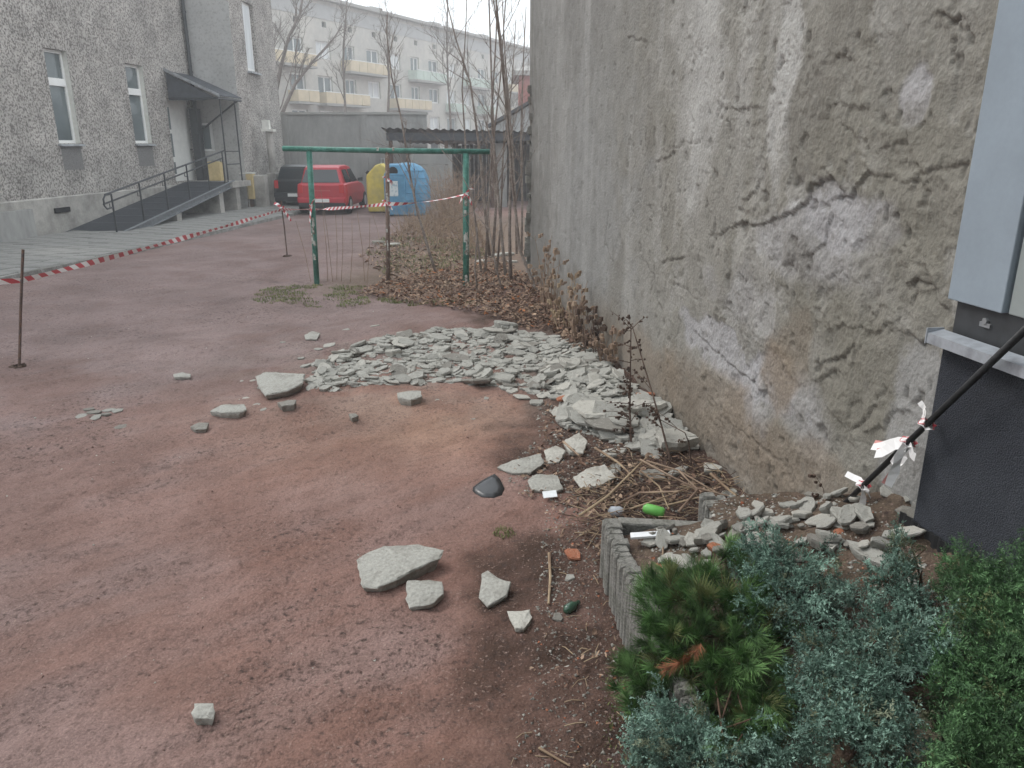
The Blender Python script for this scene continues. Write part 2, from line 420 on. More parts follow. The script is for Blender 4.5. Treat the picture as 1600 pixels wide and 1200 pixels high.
def axis(lo, hi, a, b, step, grow=1.18, cap=60):
    m = list(np.arange(a, b, step)); r = [b]
    st = step
    while r[-1] < hi: st = min(st * grow, cap); r.append(r[-1] + st)
    l = [a]; st = step
    while l[-1] > lo: st = min(st * grow, cap); l.append(l[-1] - st)
    return np.array(l[:0:-1] + m + r)
gx = axis(-900, 900, -7.0, 2.3, 0.028)
ys = [1.2]
while ys[-1] < 30: ys.append(ys[-1] + max(0.014, 0.0052 * ys[-1]))
st = 0.2
while ys[-1] < 1800: st = min(st * 1.2, 80); ys.append(ys[-1] + st)
yb = [1.2]; st = 0.05
while yb[-1] > -300: st = min(st * 1.3, 60); yb.append(yb[-1] - st)
gy = np.array(yb[:0:-1] + ys)
X, Y = np.meshgrid(gx, gy)
Z = ground_h(X, Y)
Z = np.where((Y > 40) | (np.abs(X) > 40), Z * 0, Z)
# colour of the earth itself: red crushed brick and clay, greyer where cars drive, browner by the wall
n1 = fbm(X * 0.35, Y * 0.35, 4, 31); n2 = fbm(X * 1.7, Y * 1.7, 4, 37)
c_, s_ = math.cos(R(40)), math.sin(R(40))
n3 = fbm((X * c_ + Y * s_) * 0.7, (-X * s_ + Y * c_) * 6, 4, 41)
red = np.array([0.240, 0.134, 0.106]); grey = np.array([0.224, 0.166, 0.156]); tan = np.array([0.30, 0.19, 0.135]); dark = np.array([0.075, 0.046, 0.035]); moss = np.array([0.15, 0.13, 0.075])
t_grey = np.clip(sstep(0.38, 0.66, n1 * 0.5 + n3 * 0.2 + n2 * .3) * 0.55 + 0.45 * sstep(-0.8, -3.5, X) + 0.35 * sstep(6, 11, Y), 0, 1)[..., None]
tint = red * (1 - t_grey) + grey * t_grey
tn = (np.exp(-((X + 0.75) / 1.3) ** 2 - ((Y - 6.0) / 0.9) ** 2) * (0.55 + 0.9 * (n2 - 0.5)))[..., None]
tint = tint * (1 - np.clip(tn, 0, 1)) + tan * np.clip(tn, 0, 1)
tint = tint * (0.72 + 0.56 * n2[..., None]) * (0.93 + 0.14 * n3[..., None])
dwl = wallX(Y) - X
bl_ = sstep(3.6, 4.6, Y); left_edge = (planter_left(Y) - X) * (1 - bl_) + (dwl - 0.55 - .4 * np.exp(-((Y - 5.1) / .8) ** 2)) * bl_
dk = sstep(0.9 + .45 * sstep(3.4, 2.0, Y), 0.0, left_edge + (n2 - 0.5) * 1.3 + (fbm(X * 5, Y * 5, 5, 47, .65) - .5) * .8) * (1 - sstep(10, 13, Y))
dk = np.clip(dk * 1.0, 0, 1)[..., None]
tint = tint * (1 - dk) + dark * (0.8 + 0.6 * n2[..., None]) * dk
hp = on_z(700, 575)
dust = np.exp(-((X - hp.x) / 1.9) ** 2 - ((Y - hp.y) / 1.35) ** 2) * sstep(.35, .65, fbm(X * 4, Y * 4, 4, 49)) * .45
tint = tint * (1 - dust[..., None]) + np.array([0.30, 0.275, 0.24]) * dust[..., None]
spots = [on_z(215, 578), on_z(40, 672), on_z(560, 585), on_z(650, 1105), on_z(300, 660), on_z(430, 440), on_z(120, 860), on_z(220, 730)]
spr = [(0.42, 0.12), (0.4, 0.13), (0.3, 0.1), (0.14, 0.07), (0.3, 0.08), (0.9, 0.3), (0.35, 0.08), (0.4, 0.08)]
sm = 0
for p, (a, b) in zip(spots, spr):
    q = ((X - p.x) / a) ** 2 + ((Y - p.y) / b) ** 2
    sm = np.maximum(sm, np.exp(-q) * sstep(0.36, 0.6, fbm(X * 7, Y * 9, 3, 51)))
sm = (0.5 * sm * sstep(.40, .58, fbm(X * 22, Y * 26, 3, 53)))[..., None]
tint = tint * (1 - sm) + np.array([0.055, 0.043, 0.042]) * sm
# weedy ground in the far right corner
fm = (sstep(11.3, 12.5, Y + (n2 - 0.5) * 1.6) * sstep(-3.6, -2.2, X + (n1 - 0.5) * 1.5) * sstep(27, 22, Y))[..., None] * 0.75
tint = tint * (1 - fm) + np.array([0.15, 0.115, 0.08]) * (0.7 + 0.6 * n2[..., None]) * fm
grit = sstep(.42, .66, fbm(X * 1.1 + 3, Y * 1.1, 4, 57) * .6 + n3 * .4) * .55 + .45
grit = np.maximum(grit, dk[..., 0])
tint = np.concatenate([tint, grit[..., None]], 2)
V = np.stack([X.ravel(), Y.ravel(), Z.ravel()], 1)
g = np_mesh('ground', V, grid_faces(len(gx), len(gy)), M_soil, smooth=True, tint=tint.reshape(-1, 4))
setp(g, 'trampled reddish brown earth of the courtyard', None, None, 'structure')

def gz(x, y): return float(ground_h(np.array([x]), np.array([y]))[0])
def grd(px, py, dz=0.0):
    p = on_z(px, py, 0.0)
    for _ in range(3): p = on_z(px, py, gz(p.x, p.y) + dz)
    return p

# planter fill: rises from the palisade to the wall
def fill_h(x, y):
    x = np.asarray(x, float); y = np.asarray(y, float)
    a = planter_left(y); b = wallX(y)
    t = np.clip((x - a) / np.maximum(b - a, 0.1), 0, 1)
    k = sstep(3.9, 2.9, y)
    h = 0.29 + t * (0.10 + 0.36 * k) + (fbm(x * 9, y * 9, 3, 61) - 0.5) * 0.06
    return h
fx = np.arange(0.42, 2.02, 0.02); fy = np.arange(1.15, 3.84, 0.02)
FX, FY = np.meshgrid(fx, fy)
ins = FX - planter_left(FY)
FX = np.where(ins < 0.03, planter_left(FY) + 0.03, FX)
FX = np.minimum(FX, wallX(FY) + 0.05)
ymax = np.where(FX < 1.03, 3.50, 3.80)
FYc = np.minimum(FY, ymax)
FZ = fill_h(FX, FYc)
ft = np.array([0.115, 0.085, 0.062]) * (0.55 + 0.9 * fbm(FX * 6, FY * 6, 3, 65))[..., None]
pf = np_mesh('planter_soil', np.stack([FX.ravel(), FYc.ravel(), FZ.ravel()], 1), grid_faces(len(fx), len(fy)), M_soil, smooth=True, tint=ft.reshape(-1, 3))
setp(pf, 'brown rubble strewn soil filling the raised planter', None, None, 'structure')
def surf(x, y):
    if x > planter_left(y) + 0.03 and y < (3.5 if x < 1.03 else 3.8):
        return float(fill_h(np.array([x]), np.array([y]))[0])
    return gz(x, y)

# ------------------------------------------------------------------ old plaster wall on the right
wy = [2.55]
while wy[-1] < 12.6: wy.append(wy[-1] + 0.0027 * wy[-1])
wy = np.array(wy)
wz = np.concatenate([np.arange(-0.1, 4.6, 0.0105), np.arange(4.65, 8.6, 0.15)])
A, B = np.meshgrid(wy, wz)
def wall_pt(px, py):
    p = on_plane(px, py, WALL_C, WALL_K); return p.y, p.z
S = A * math.sqrt(1 + WALL_K ** 2)
big = fbm(S * 0.5, B * 0.45, 3, 71)
mid = fbm(S * 2.2, B * 2.0, 4, 73)
fin = fbm(S * 9, B * 8, 4, 77)
streak = fbm(S * 3.2, B * 0.28, 4, 79)
rough_zone = sstep(8.5, 4.5, A)                    # the near half is the worse weathered
h = (big - 0.5) * 0.05 + (mid - 0.5) * 0.016 + (fin - 0.5) * 0.014 * (0.5 + rough_zone)
# thin skins of plaster that came off: sharp lower patches
skin = fbm(S * 1.5 + 3, B * 1.2, 7, 83, 0.66)
off1 = sstep(0.525, 0.535, skin) * rough_zone
skin2 = fbm(S * 4.5, B * 3.6 + 5, 6, 87, 0.66)
off2 = sstep(0.575, 0.587, skin2) * (0.35 + 0.65 * rough_zone)
h = h - 0.006 * off1 - 0.006 * off2
rg = 1 - np.abs(fbm(S * 5, B * 4, 4, 91) - 0.5) * 2
h = h + 0.005 * sstep(0.90, 0.99, rg) * rough_zone * (mid > 0.5)
cols = np.empty(A.shape + (3,))
base_c = np.array([0.232, 0.222, 0.199]); light_c = np.array([0.375, 0.368, 0.352]); lav_c = np.array([0.325, 0.318, 0.322])
olive = np.array([0.176, 0.165, 0.138]); tan_c = np.array([0.225, 0.185, 0.145]); dkc = np.array([0.135, 0.125, 0.11])
cols[:] = base_c
def blend(cols, c, m): 
    m = np.clip(m, 0, 1)[..., None]; cols[:] = cols * (1 - m) + c * m
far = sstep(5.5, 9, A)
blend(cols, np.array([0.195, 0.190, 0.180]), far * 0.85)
blend(cols, light_c, sstep(0.52, 0.72, streak) * 0.36)
blend(cols, olive, sstep(0.46, 0.62, big * 0.5 + mid * 0.5) * 0.6 * (1 - far))
blend(cols, light_c, off1 * 0.35 * sstep(0.35, 0.6, mid))
blend(cols, dkc, sstep(0.58, 0.72, fbm(S * 2.8 + 9, B * 0.9, 4, 97)) * 0.35)
# patches seen on the wall: (px, py, rx px, ry px, colour, strength)
warp = (fbm(S * 3, B * 3, 4, 101) - 0.5)
warp2 = (fbm(S * 9, B * 9, 5, 103, .65) - 0.5)
def patch(px, py, rx, ry, c, k, rot=0.0, soft=0.35):
    y0, z0 = wall_pt(px, py); y1, _ = wall_pt(px + rx, py); _, z1 = wall_pt(px, py + ry)
    a = max(abs(y1 - y0), 0.02); b = max(abs(z1 - z0), 0.02)
    dy, dz = -(A - y0) / a, (B - z0) / b
    cr, sr = math.cos(rot), math.sin(rot)
    q = np.sqrt((dy * cr + dz * sr) ** 2 + (-dy * sr + dz * cr) ** 2) + warp * 1.5 + warp2 * 0.5
    m = sstep(1 + soft, 1 - soft, q)
    blend(cols, np.array(c), m * k)
    return m
pm = 0
patch(1228, 110, 16, 170, light_c, 0.75)
patch(1100, 150, 26, 200, light_c, 0.55)
patch(1090, 60, 50, 160, light_c, 0.35)
pm = patch(1428, 150, 24, 42, lav_c, 0.85, soft=0.2)
pm2 = patch(1320, 350, 60, 55, lav_c, 0.85, soft=0.18)
pm3 = patch(1270, 395, 90, 55, lav_c, 0.55, soft=0.25)
pm4 = patch(1120, 535, 75, 40, lav_c, 0.85, rot=-0.7, soft=0.15)
pm5 = patch(1200, 605, 60, 45, lav_c, 0.75, rot=-0.6, soft=0.15)
patch(1160, 470, 60, 50, lav_c, 0.4)
patch(1255, 405, 28, 32, dkc, 0.55)
patch(1290, 480, 80, 45, olive, 0.6)
patch(1350, 610, 110, 80, olive, 0.75)
patch(1360, 230, 110, 60, olive, 0.45)
patch(1400, 400, 70, 60, olive, 0.5)
patch(1250, 640, 40, 60, lav_c, 0.5)
patch(1110, 640, 120, 60, tan_c, 0.6, rot=-0.75)
patch(1220, 700, 110, 45, tan_c, 0.65, rot=-0.4)
patch(1000, 560, 70, 40, tan_c, 0.55, rot=-0.8)
patch(1215, 600, 30, 60, (0.21, 0.165, 0.12), 0.7)
patch(1240, 560, 30, 60, tan_c, 0.5)
patch(1190, 640, 22, 38, lav_c, 0.6)
patch(920, 300, 60, 160, (0.26, 0.26, 0.255), 0.5)
patch(860, 130, 26, 200, (0.28, 0.275, 0.262), 0.5)
patch(960, 120, 40, 120, (0.22, 0.215, 0.20), 0.5)
cem = patch(1425, 690, 52, 130, (0.27, 0.265, 0.255), 0.95, soft=0.12)
damp = sstep(0.55, 0.05, B - 0.35 * mid - 0.05) * (1 - sstep(11, 13, A))
blend(cols, np.array([0.19, 0.155, 0.122]), damp * 0.55)
h = h * (1 - cem * 0.75)
for q in (pm, pm2, pm4, pm5): h = h - 0.007 * q
# cracks and lifted plaster edges (polylines in the photograph laid on the wall)
def crack(pts, wd, dp, drop=0.0, dw=0.2):
    global h
    wd *= .62; dp *= .6; drop *= .45
    P = [wall_pt(*p) for p in pts]
    jy = (fbm(S * 14, B * 14, 3, 111) - 0.5) * 0.05 + (fbm(S * 40, B * 40, 2, 115) - 0.5) * 0.016
    jz = (fbm(S * 14 + 50, B * 14, 3, 113) - 0.5) * 0.05 + (fbm(S * 40, B * 40 + 9, 2, 117) - 0.5) * 0.016
    a, b = A + jy, B + jz
    d = np.full(A.shape, 9.0); sgn = np.zeros(A.shape)
    for (y0, z0), (y1, z1) in zip(P[:-1], P[1:]):
        ey, ez = y1 - y0, z1 - z0; L2 = ey * ey + ez * ez
        t = np.clip(((a - y0) * ey + (b - z0) * ez) / L2, 0, 1)
        dd = np.hypot(a - y0 - t * ey, b - z0 - t * ez)
        sgn = np.where(dd < d, b - (z0 + t * ez), sgn); d = np.minimum(d, dd)
    vw = wd * (0.5 + fbm(S * 5, B * 5, 2, 119))
    m = sstep(vw, vw * 0.35, d)
    h = h - dp * m
    if drop:
        h = h - drop * sstep(dw, 0.0, d) * (sgn < 0)
        h = h + drop * 0.9 * sstep(0.07, 0.0, d) * (sgn >= 0)
    blend(cols, np.array([0.09, 0.08, 0.07]), m * 0.4)
crack([(1150, 350), (1180, 350), (1215, 345), (1240, 333), (1262, 316), (1274, 292), (1287, 283), (1300, 281), (1310, 288)], 0.012, 0.026, 0.015, 0.2)
crack([(1312, 311), (1330, 305), (1348, 283), (1362, 266)], 0.012, 0.026, 0.015, 0.2)
crack([(1362, 268), (1400, 284), (1440, 288), (1470, 282)], 0.008, 0.012, 0.008, 0.1)
crack([(1055, 205), (1052, 250), (1040, 290), (1035, 330)], 0.020, 0.014)
crack([(1010, 200), (1008, 260), (1000, 300)], 0.020, 0.012)
crack([(1030, 240), (1060, 228), (1095, 220)], 0.014, 0.010)
crack([(1085, 520), (1110, 545), (1135, 565), (1165, 590), (1200, 618)], 0.014, 0.018, 0.012, 0.15)
crack([(1110, 390), (1118, 372), (1140, 358), (1165, 352)], 0.012, 0.014, 0.010, 0.12)
crack([(1130, 480), (1150, 500), (1160, 545)], 0.010, 0.012)
crack([(1312, 512), (1345, 513), (1375, 522), (1390, 505)], 0.010, 0.016, 0.012, 0.1)
crack([(1284, 568), (1300, 565), (1318, 555), (1340, 540)], 0.012, 0.018, 0.014, 0.12)
crack([(1330, 672), (1352, 655), (1372, 636)], 0.012, 0.020, 0.010, 0.1)
crack([(1300, 690), (1320, 685), (1335, 700)], 0.008, 0.010)
crack([(1360, 480), (1372, 492), (1382, 476)], 0.008, 0.012, 0.012, 0.1)
crack([(1425, 445), (1440, 432), (1450, 440)], 0.014, 0.022, 0.018, 0.1)
crack([(1462, 425), (1460, 455), (1475, 475)], 0.012, 0.022, 0.018, 0.12)
crack([(1420, 520), (1440, 540), (1465, 535), (1478, 520)], 0.012, 0.024, 0.016, 0.12)
crack([(1300, 165), (1330, 160), (1350, 165)], 0.008, 0.008, 0.008, 0.1)
crack([(1300, 400), (1320, 420), (1330, 445)], 0.006, 0.008)
crack([(1470, 20), (1485, 35), (1500, 30)], 0.014, 0.025, 0.016, 0.1)
crack([(950, 330), (945, 380), (960, 420)], 0.02, 0.012)
crack([(1000, 400), (1020, 430), (1015, 460)], 0.02, 0.012)
crack([(1040, 440), (1070, 450), (1090, 470)], 0.014, 0.010)
crack([(1150, 665), (1200, 705), (1235, 730)], 0.014, 0.016)
# hairline cracks everywhere on the weathered half
rc = random.Random(77)
for k in range(46):
    px, py = rc.uniform(960, 1470), rc.uniform(20, 700)
    if py > 260 + (px - 820) * .95 - 40: continue
    a = rc.choice((rc.gauss(0, .5), rc.gauss(1.5, .3))); n = rc.randrange(2, 5); q = [(px, py)]
    for _ in range(n):
        a += rc.gauss(0, .5); q.append((q[-1][0] + math.cos(a) * rc.uniform(8, 22), q[-1][1] + math.sin(a) * rc.uniform(8, 26)))
    crack(q, rc.uniform(.006, .014), rc.uniform(.008, .018), rc.choice((0, .006, .012)), .08)
# small chips
chip = sstep(0.735, 0.78, fbm(S * 11, B * 10, 3, 123)) * (0.4 + 0.6 * rough_zone)
h = h - 0.012 * chip
blend(cols, np.array([0.10, 0.092, 0.08]), chip * 0.4)
cols *= (0.86 + 0.28 * fin)[..., None]
WXg = WALL_C + WALL_K * A + WN.x * h; WYg = A + WN.y * h
house = thing('old_house', 'tall old house wall with peeling grey brown plaster and cracks above the rubble', 'building', (wallX(7.5) + 2, 7.5, 0))
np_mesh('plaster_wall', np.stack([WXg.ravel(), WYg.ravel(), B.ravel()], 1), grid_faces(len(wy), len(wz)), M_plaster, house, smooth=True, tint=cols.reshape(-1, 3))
# body of that house behind the plaster face (far end wall, roof)
mb = MB()
x12 = wallX(wy[-1])
mb.add([(x12 + 0.03, wy[-1], -0.1), (x12 + 8, wy[-1] + 1.2, -0.1), (x12 + 8, wy[-1] + 1.2, 8.5), (x12 + 0.03, wy[-1], 8.5)], [(0, 1, 2, 3)])
mb.add([(wallX(2.55), 2.55, 8.5), (x12, wy[-1], 8.5), (x12 + 8, wy[-1] + 1.2, 8.5), (wallX(2.55) + 8, 3.7, 8.5)], [(0, 1, 2, 3)])
mb.build('rear_wall', M_conc_wall, house)
# ragged broken masonry strip at the far corner and foot of the wall
mb = MB()
for i in range(70):
    yy = 12.55 - abs(rnd.gauss(0, 0.05)); zz = rnd.uniform(0.0, 1.9) if rnd.random() < 0.8 else rnd.uniform(1.9, 3)
    s = rnd.uniform(0.03, 0.09)
    mb.obox((wallX(yy) - 0.01 + rnd.uniform(-.03, .03), yy + 0.02, zz), (1, rnd.uniform(-.3, .3), 0), (rnd.uniform(-.3, .3), 1, 0), (0, 0, 1), s * .6, s, s * .7)
mb.build('broken_corner', M_conc, house)

# ------------------------------------------------------------------ dark insulated building with window (right edge)
shop = thing('insulated_building', 'modern building corner with anthracite base, metal sill and grey blue panels', 'building', (DARK_C + 1, 0.5, 0))
def dk_pt(Y, z, out=0.0):
    return Vector((DARK_C + WALL_K * Y, Y, z)) + WN * out
def dk_box(mb, y0, y1, z0, z1, o0, o1):
    P = [dk_pt(y0, z0, o0), dk_pt(y1, z0, o0), dk_pt(y1, z0, o1), dk_pt(y0, z0, o1), dk_pt(y0, z1, o0), dk_pt(y1, z1, o0), dk_pt(y1, z1, o1), dk_pt(y0, z1, o1)]
    return mb.add(P, [(0, 1, 2, 3), (4, 7, 6, 5), (0, 4, 5, 1), (1, 5, 6, 2), (2, 6, 7, 3), (3, 7, 4, 0)])
YK = 2.83
dk_box(MB(), -4, YK, -0.1, 1.50, -0.3, 0.0).build('anthracite_base', M_anth, shop, bevel=0.008)
s = MB(); 
Pq = [(0.0, 1.528), (0.062, 1.516), (0.062, 1.478), (0.054, 1.478), (0.054, 1.506), (0.0, 1.516)]
s.loft([[dk_pt(-4, z, o) for o, z in Pq], [dk_pt(YK + 0.012, z, o) for o, z in Pq]])
sill = s.build('window_sill', M_alu, shop)
dk_box(MB(), YK + 0.012, YK + 0.018, 1.474, 1.534, -0.005, 0.065).build('sill_end_cap', M_alu, sill)
dk_box(MB(), -4, YK - 0.012, 1.50, 1.645, -0.2, -0.022).build('lower_frame', M_drk, shop)
dk_box(MB(), 2.575, YK + 0.012, 1.645, 8.4, -0.25, 0.004).build('panel', M_panel, shop, bevel=0.004)
dk_box(MB(), 1.60, 2.563, 1.645, 3.6, -0.25, -0.012).build('panel', M_panel2, shop, bevel=0.004)
dk_box(MB(), -4, 1.59, 1.645, 3.6, -0.25, -0.012).build('panel', M_panel2, shop, bevel=0.004)
dk_box(MB(), -4, 2.563, 3.612, 8.4, -0.25, -0.002).build('panel', M_panel, shop, bevel=0.004)
dk_box(MB(), -4, 2.6, 1.645, 8.3, -0.24, -0.05).build('backing', M_drk, shop)
# old cladding screw stubs under the panel
for y_ in (2.66, 2.44, 2.36, 2.2):
    mb = MB(); c0 = dk_pt(y_, 1.60, -0.022)
    mb.tube([c0, c0 + WN * 0.012], 0.012, 6)
    mb.obox(c0 + Vector((0, 0, -0.015)) + WN * 0.004, WU, (0, 0, 1), WN, 0.025, 0.008, 0.004)
    mb.build('bolt', M_galv, shop)
# unseen block added behind the viewer to shade the near ground
mb = MB(); mb.box((-4.5, -7.0, -0.1), (2.0, -2.2, 8.4)); mb.build('added_shade_wing', M_panel2, shop)
# wavy dimple membrane at foot of the dark wall
mb = MB()
pts = []
for i in range(140):
    y_ = YK + 0.06 - i * 0.012
    o = 0.016 + 0.006 * math.sin(i * 1.9) + 0.003 * math.sin(i * 0.31)
    pts.append((y_, o, 0.742 + 0.004 * math.sin(i * 0.4)))
for (a, oa, za), (b, ob, zb) in zip(pts[:-1], pts[1:]):
    mb.add([dk_pt(a, 0.5, oa), dk_pt(b, 0.5, ob), dk_pt(b, zb, ob), dk_pt(a, za, oa), dk_pt(a, za, oa - 0.006), dk_pt(b, zb, ob - 0.006)], [(0, 1, 2, 3), (3, 2, 5, 4)])
mb.build('dimple_membrane', M_membrane, shop)

# ------------------------------------------------------------------ left building with ramp and canopy
LB_C, LB_K = -11.5 - 0.1 * 18.5, 0.1
def lbp(Y, z, out=0.0):
    n = Vector((1, -LB_K, 0)).normalized()
    return Vector((LB_C + LB_K * Y, Y, z)) + n * out
LN = Vector((1, -LB_K, 0)).normalized(); LU = Vector((LB_K, 1, 0)).normalized()
LS = math.sqrt(1 + LB_K ** 2)
def lb_y(px, py): return on_plane(px, py, LB_C, LB_K)
lb = thing('roughcast_building', 'grey roughcast building with two tall white windows, entrance door and stair tower', 'building', tuple(lbp(22, 0)))
Y0, YC = 8.0, lb_y(303, 150).y                         # near end (out of frame) and inner corner
w1a, w1b = lb_y(92, 222).y, lb_y(126, 222).y
w2a, w2b = lb_y(212, 224).y, lb_y(238, 224).y
d0, d1 = lb_y(270, 240).y, lb_y(307, 240).y
wz0, wz1 = 2.2, 4.42
dz0, dz1 = 1.02, 3.55
S_ = lambda Y: (Y - Y0) * LS
mb = MB()
holes = [(S_(w1a), S_(w1b), wz0, wz1), (S_(w2a), S_(w2b), wz0, wz1 - 0.04), (S_(d0), S_(d1), dz0, dz1)]
for k in range(-2, 0):
    yk = w1a + k * (w2a - w1a)
    holes.append((S_(yk), S_(yk) + (holes[0][1] - holes[0][0]), wz0, wz1))
facade(mb, lbp(Y0, 0), LU, LN, S_(YC), 0.9, 11, holes, 0.22)
mb.build('roughcast_wall', M_rough, lb)
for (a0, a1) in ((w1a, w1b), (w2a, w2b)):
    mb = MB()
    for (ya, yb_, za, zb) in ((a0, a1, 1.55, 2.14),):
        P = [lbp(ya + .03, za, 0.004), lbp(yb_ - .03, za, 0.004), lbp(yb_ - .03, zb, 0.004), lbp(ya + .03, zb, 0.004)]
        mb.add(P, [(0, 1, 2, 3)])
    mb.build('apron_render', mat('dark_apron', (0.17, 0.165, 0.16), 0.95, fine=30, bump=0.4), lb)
mb = MB(); P = lambda y, z, o: lbp(y, z, o)
mb.add([P(Y0, -0.1, 0.04), P(YC, -0.1, 0.04), P(YC, 0.9, 0.04), P(Y0, 0.9, 0.04), P(YC, 0.93, 0.0), P(Y0, 0.93, 0.0)], [(0, 1, 2, 3), (3, 2, 4, 5)])
mb.build('plinth', M_render, lb)
# old slab panel against the plinth
mb = MB(); q = lbp(16.9, 0.36, 0.10); mb.obox(q, LU, (0, 0, 1), LN, 1.7, 0.36, 0.05)
mb.build('plinth_slab', M_conc_wall, lb)
mb = MB(); q = lbp(19.75, 0.60, 0.06); mb.obox(q, LU, (0, 0, 1), LN, 0.28, 0.06, 0.03); mb.build('vent_recess', M_hole, lb)
def left_window(a0, a1, z0, z1):
    r = MB()
    # reveals, white
    o = -0.19
    for yy, sgn in ((a0 + 0.003, 1), (a1 - 0.003, -1)):
        r.add([lbp(yy, z0, -0.005), lbp(yy, z1, -0.005), lbp(yy, z1, -0.2), lbp(yy, z0, -0.2)], [(0, 1, 2, 3)])
    wroot = r.build('window', M_whitewash, lb)
    f = MB(); t = 0.075
    def bar(y0, y1, za, zb, oo0=-0.2, oo1=-0.13):
        Pp = [lbp(y0, za, oo0), lbp(y1, za, oo0), lbp(y1, za, oo1), lbp(y0, za, oo1), lbp(y0, zb, oo0), lbp(y1, zb, oo0), lbp(y1, zb, oo1), lbp(y0, zb, oo1)]
        f.add(Pp, [(0, 1, 2, 3), (4, 7, 6, 5), (0, 4, 5, 1), (1, 5, 6, 2), (2, 6, 7, 3), (3, 7, 4, 0)])
    bar(a0 + .004, a0 + t, z0, z1); bar(a1 - t, a1 - .004, z0, z1)
    bar(a0 + t, a1 - t, z0, z0 + t, -0.2, -0.128); bar(a0 + t, a1 - t, z1 - t, z1, -0.2, -0.128)
    zm = z0 + (z1 - z0) * 0.66
    bar(a0 + t, a1 - t, zm - 0.09, zm + 0.09, -0.2, -0.10)
    f.build('frame', M_white, wroot)
    for za, zb in ((z0 + t, zm - 0.09), (zm + 0.09, z1 - t)):
        g_ = MB(); g_.add([lbp(a0 + t, za, -0.165), lbp(a1 - t, za, -0.165), lbp(a1 - t, zb, -0.165), lbp(a0 + t, zb, -0.165)], [(0, 1, 2, 3)])
        g_.build('pane', M_glass, wroot)
    s_ = MB(); Pp = []
    for yy in (a0 - 0.05, a1 + 0.05):
        Pp.append([lbp(yy, z0 - 0.05, -0.1), lbp(yy, z0 - 0.07, 0.09), lbp(yy, z0 - 0.035, 0.09), lbp(yy, z0 + 0.002, -0.1)])
    s_.loft(Pp); s_.build('sill', M_galv, wroot)
left_window(w1a, w1b, wz0, wz1)
left_window(w2a, w2b, wz0, wz1 - 0.04)
# door leaf with three glazed slots
f = MB()
f.add([lbp(d0, dz0, -0.14), lbp(d1, dz0, -0.14), lbp(d1, dz1, -0.14), lbp(d0, dz1, -0.14)], [(0, 1, 2, 3)])
dr = f.build('door', M_door, lb)
for za, zb in ((1.25, 1.62), (1.78, 2.5), (2.62, 3.3)):
    g_ = MB(); g_.add([lbp(d0 + .08, za, -0.13), lbp(d0 + .34, za, -0.13), lbp(d0 + .34, zb, -0.13), lbp(d0 + .08, zb, -0.13)], [(0, 1, 2, 3)])
    g_.build('pane', M_glass, dr)
g_ = MB(); g_.tube([lbp(d1 - .1, 2.0, -0.13), lbp(d1 - .1, 2.0, -0.07), lbp(d1 - .22, 2.0, -0.07)], 0.015, 6); g_.build('handle', M_drk, dr)
# stair tower: front face towards the camera, then side face
Cc = lbp(YC, 0)
xt = on_y(376, 200, YC).x
TW = xt - Cc.x
Yend = YC + 4.2
winx = on_y(316, 230, YC).x - Cc.x
mb = MB()
facade(mb, (Cc.x, YC, 0), (1, 0, 0), (0, -1, 0), TW, -0.1, 11, [(winx, winx + 0.42, 1.95, 2.85)], 0.12)
mb.build('tower_front', M_stairface, lb)
mb = MB(); mb.box((Cc.x + winx, YC + 0.05, 1.95), (Cc.x + winx + 0.42, YC + 0.1, 2.85)); tw = mb.build('window', M_white, lb)
mb = MB(); mb.box((Cc.x + winx + .06, YC + 0.04, 2.02), (Cc.x + winx + 0.30, YC + 0.049, 2.78)); mb.build('pane', M_glass, tw)
mb = MB()
tx = xt
facade(mb, (tx, YC, 0), (0.045, 1, 0), (1, -0.045, 0), 4.2, 1.1, 11, [(1.2, 2.2, 4.6, 6.8)], 0.15)
mb.build('tower_side', M_rough, lb)
mb = MB(); facade(mb, (tx + 0.03, YC - 0.03, 0), (0.045, 1, 0), (1, -0.045, 0), 4.26, -0.1, 1.1, [], 0.1)
mb.build('tower_plinth', M_render, lb)
mb = MB(); mb.add([(tx + .19, Yend, -.1), (tx - 6, Yend, -.1), (tx - 6, Yend, 11), (tx + .19, Yend, 11)], [(0, 1, 2, 3)]); mb.build('tower_rear', M_rough, lb)
mb = MB(); mb.box((tx - 0.06, YC + 1.22, 4.6), (tx - 0.02, YC + 2.18, 6.8)); tw = mb.build('window', M_white, lb)
mb = MB(); mb.box((tx - 0.019, YC + 1.3, 4.7), (tx - 0.012, YC + 2.1, 6.7)); mb.build('pane', M_curtain, tw)
mb = MB(); mb.box((tx - 0.01, YC + 1.15, 4.52), (tx + 0.2, YC + 2.25, 4.58)); mb.build('sill', M_galv, tw)
# buttress posts at the corner
for (px, py, hh, ww) in ((409, 327, 1.15, 0.2), (428, 324, 1.2, 0.17)):
    p = on_z(px, py, 0.0)
    mb = MB(); mb.box((p.x - ww, p.y, -0.1), (p.x + ww, p.y + 0.35, hh)); mb.build('buttress', M_render, lb, bevel=0.03)
p = on_z(428, 324); mb = MB(); mb.tube([(p.x, p.y + .25, 1.2), (p.x, p.y + .25, 2.6)], 0.13, 10); mb.build('column', M_render, lb)
mb = MB(); mb.box((p.x - .22, p.y + .05, 2.6), (p.x + .2, p.y + .4, 2.68)); mb.box((p.x - .18, p.y + 0.1, 2.68), (p.x + 0.05, p.y + .3, 2.98)); mb.build('lamp', M_whitewash, lb)
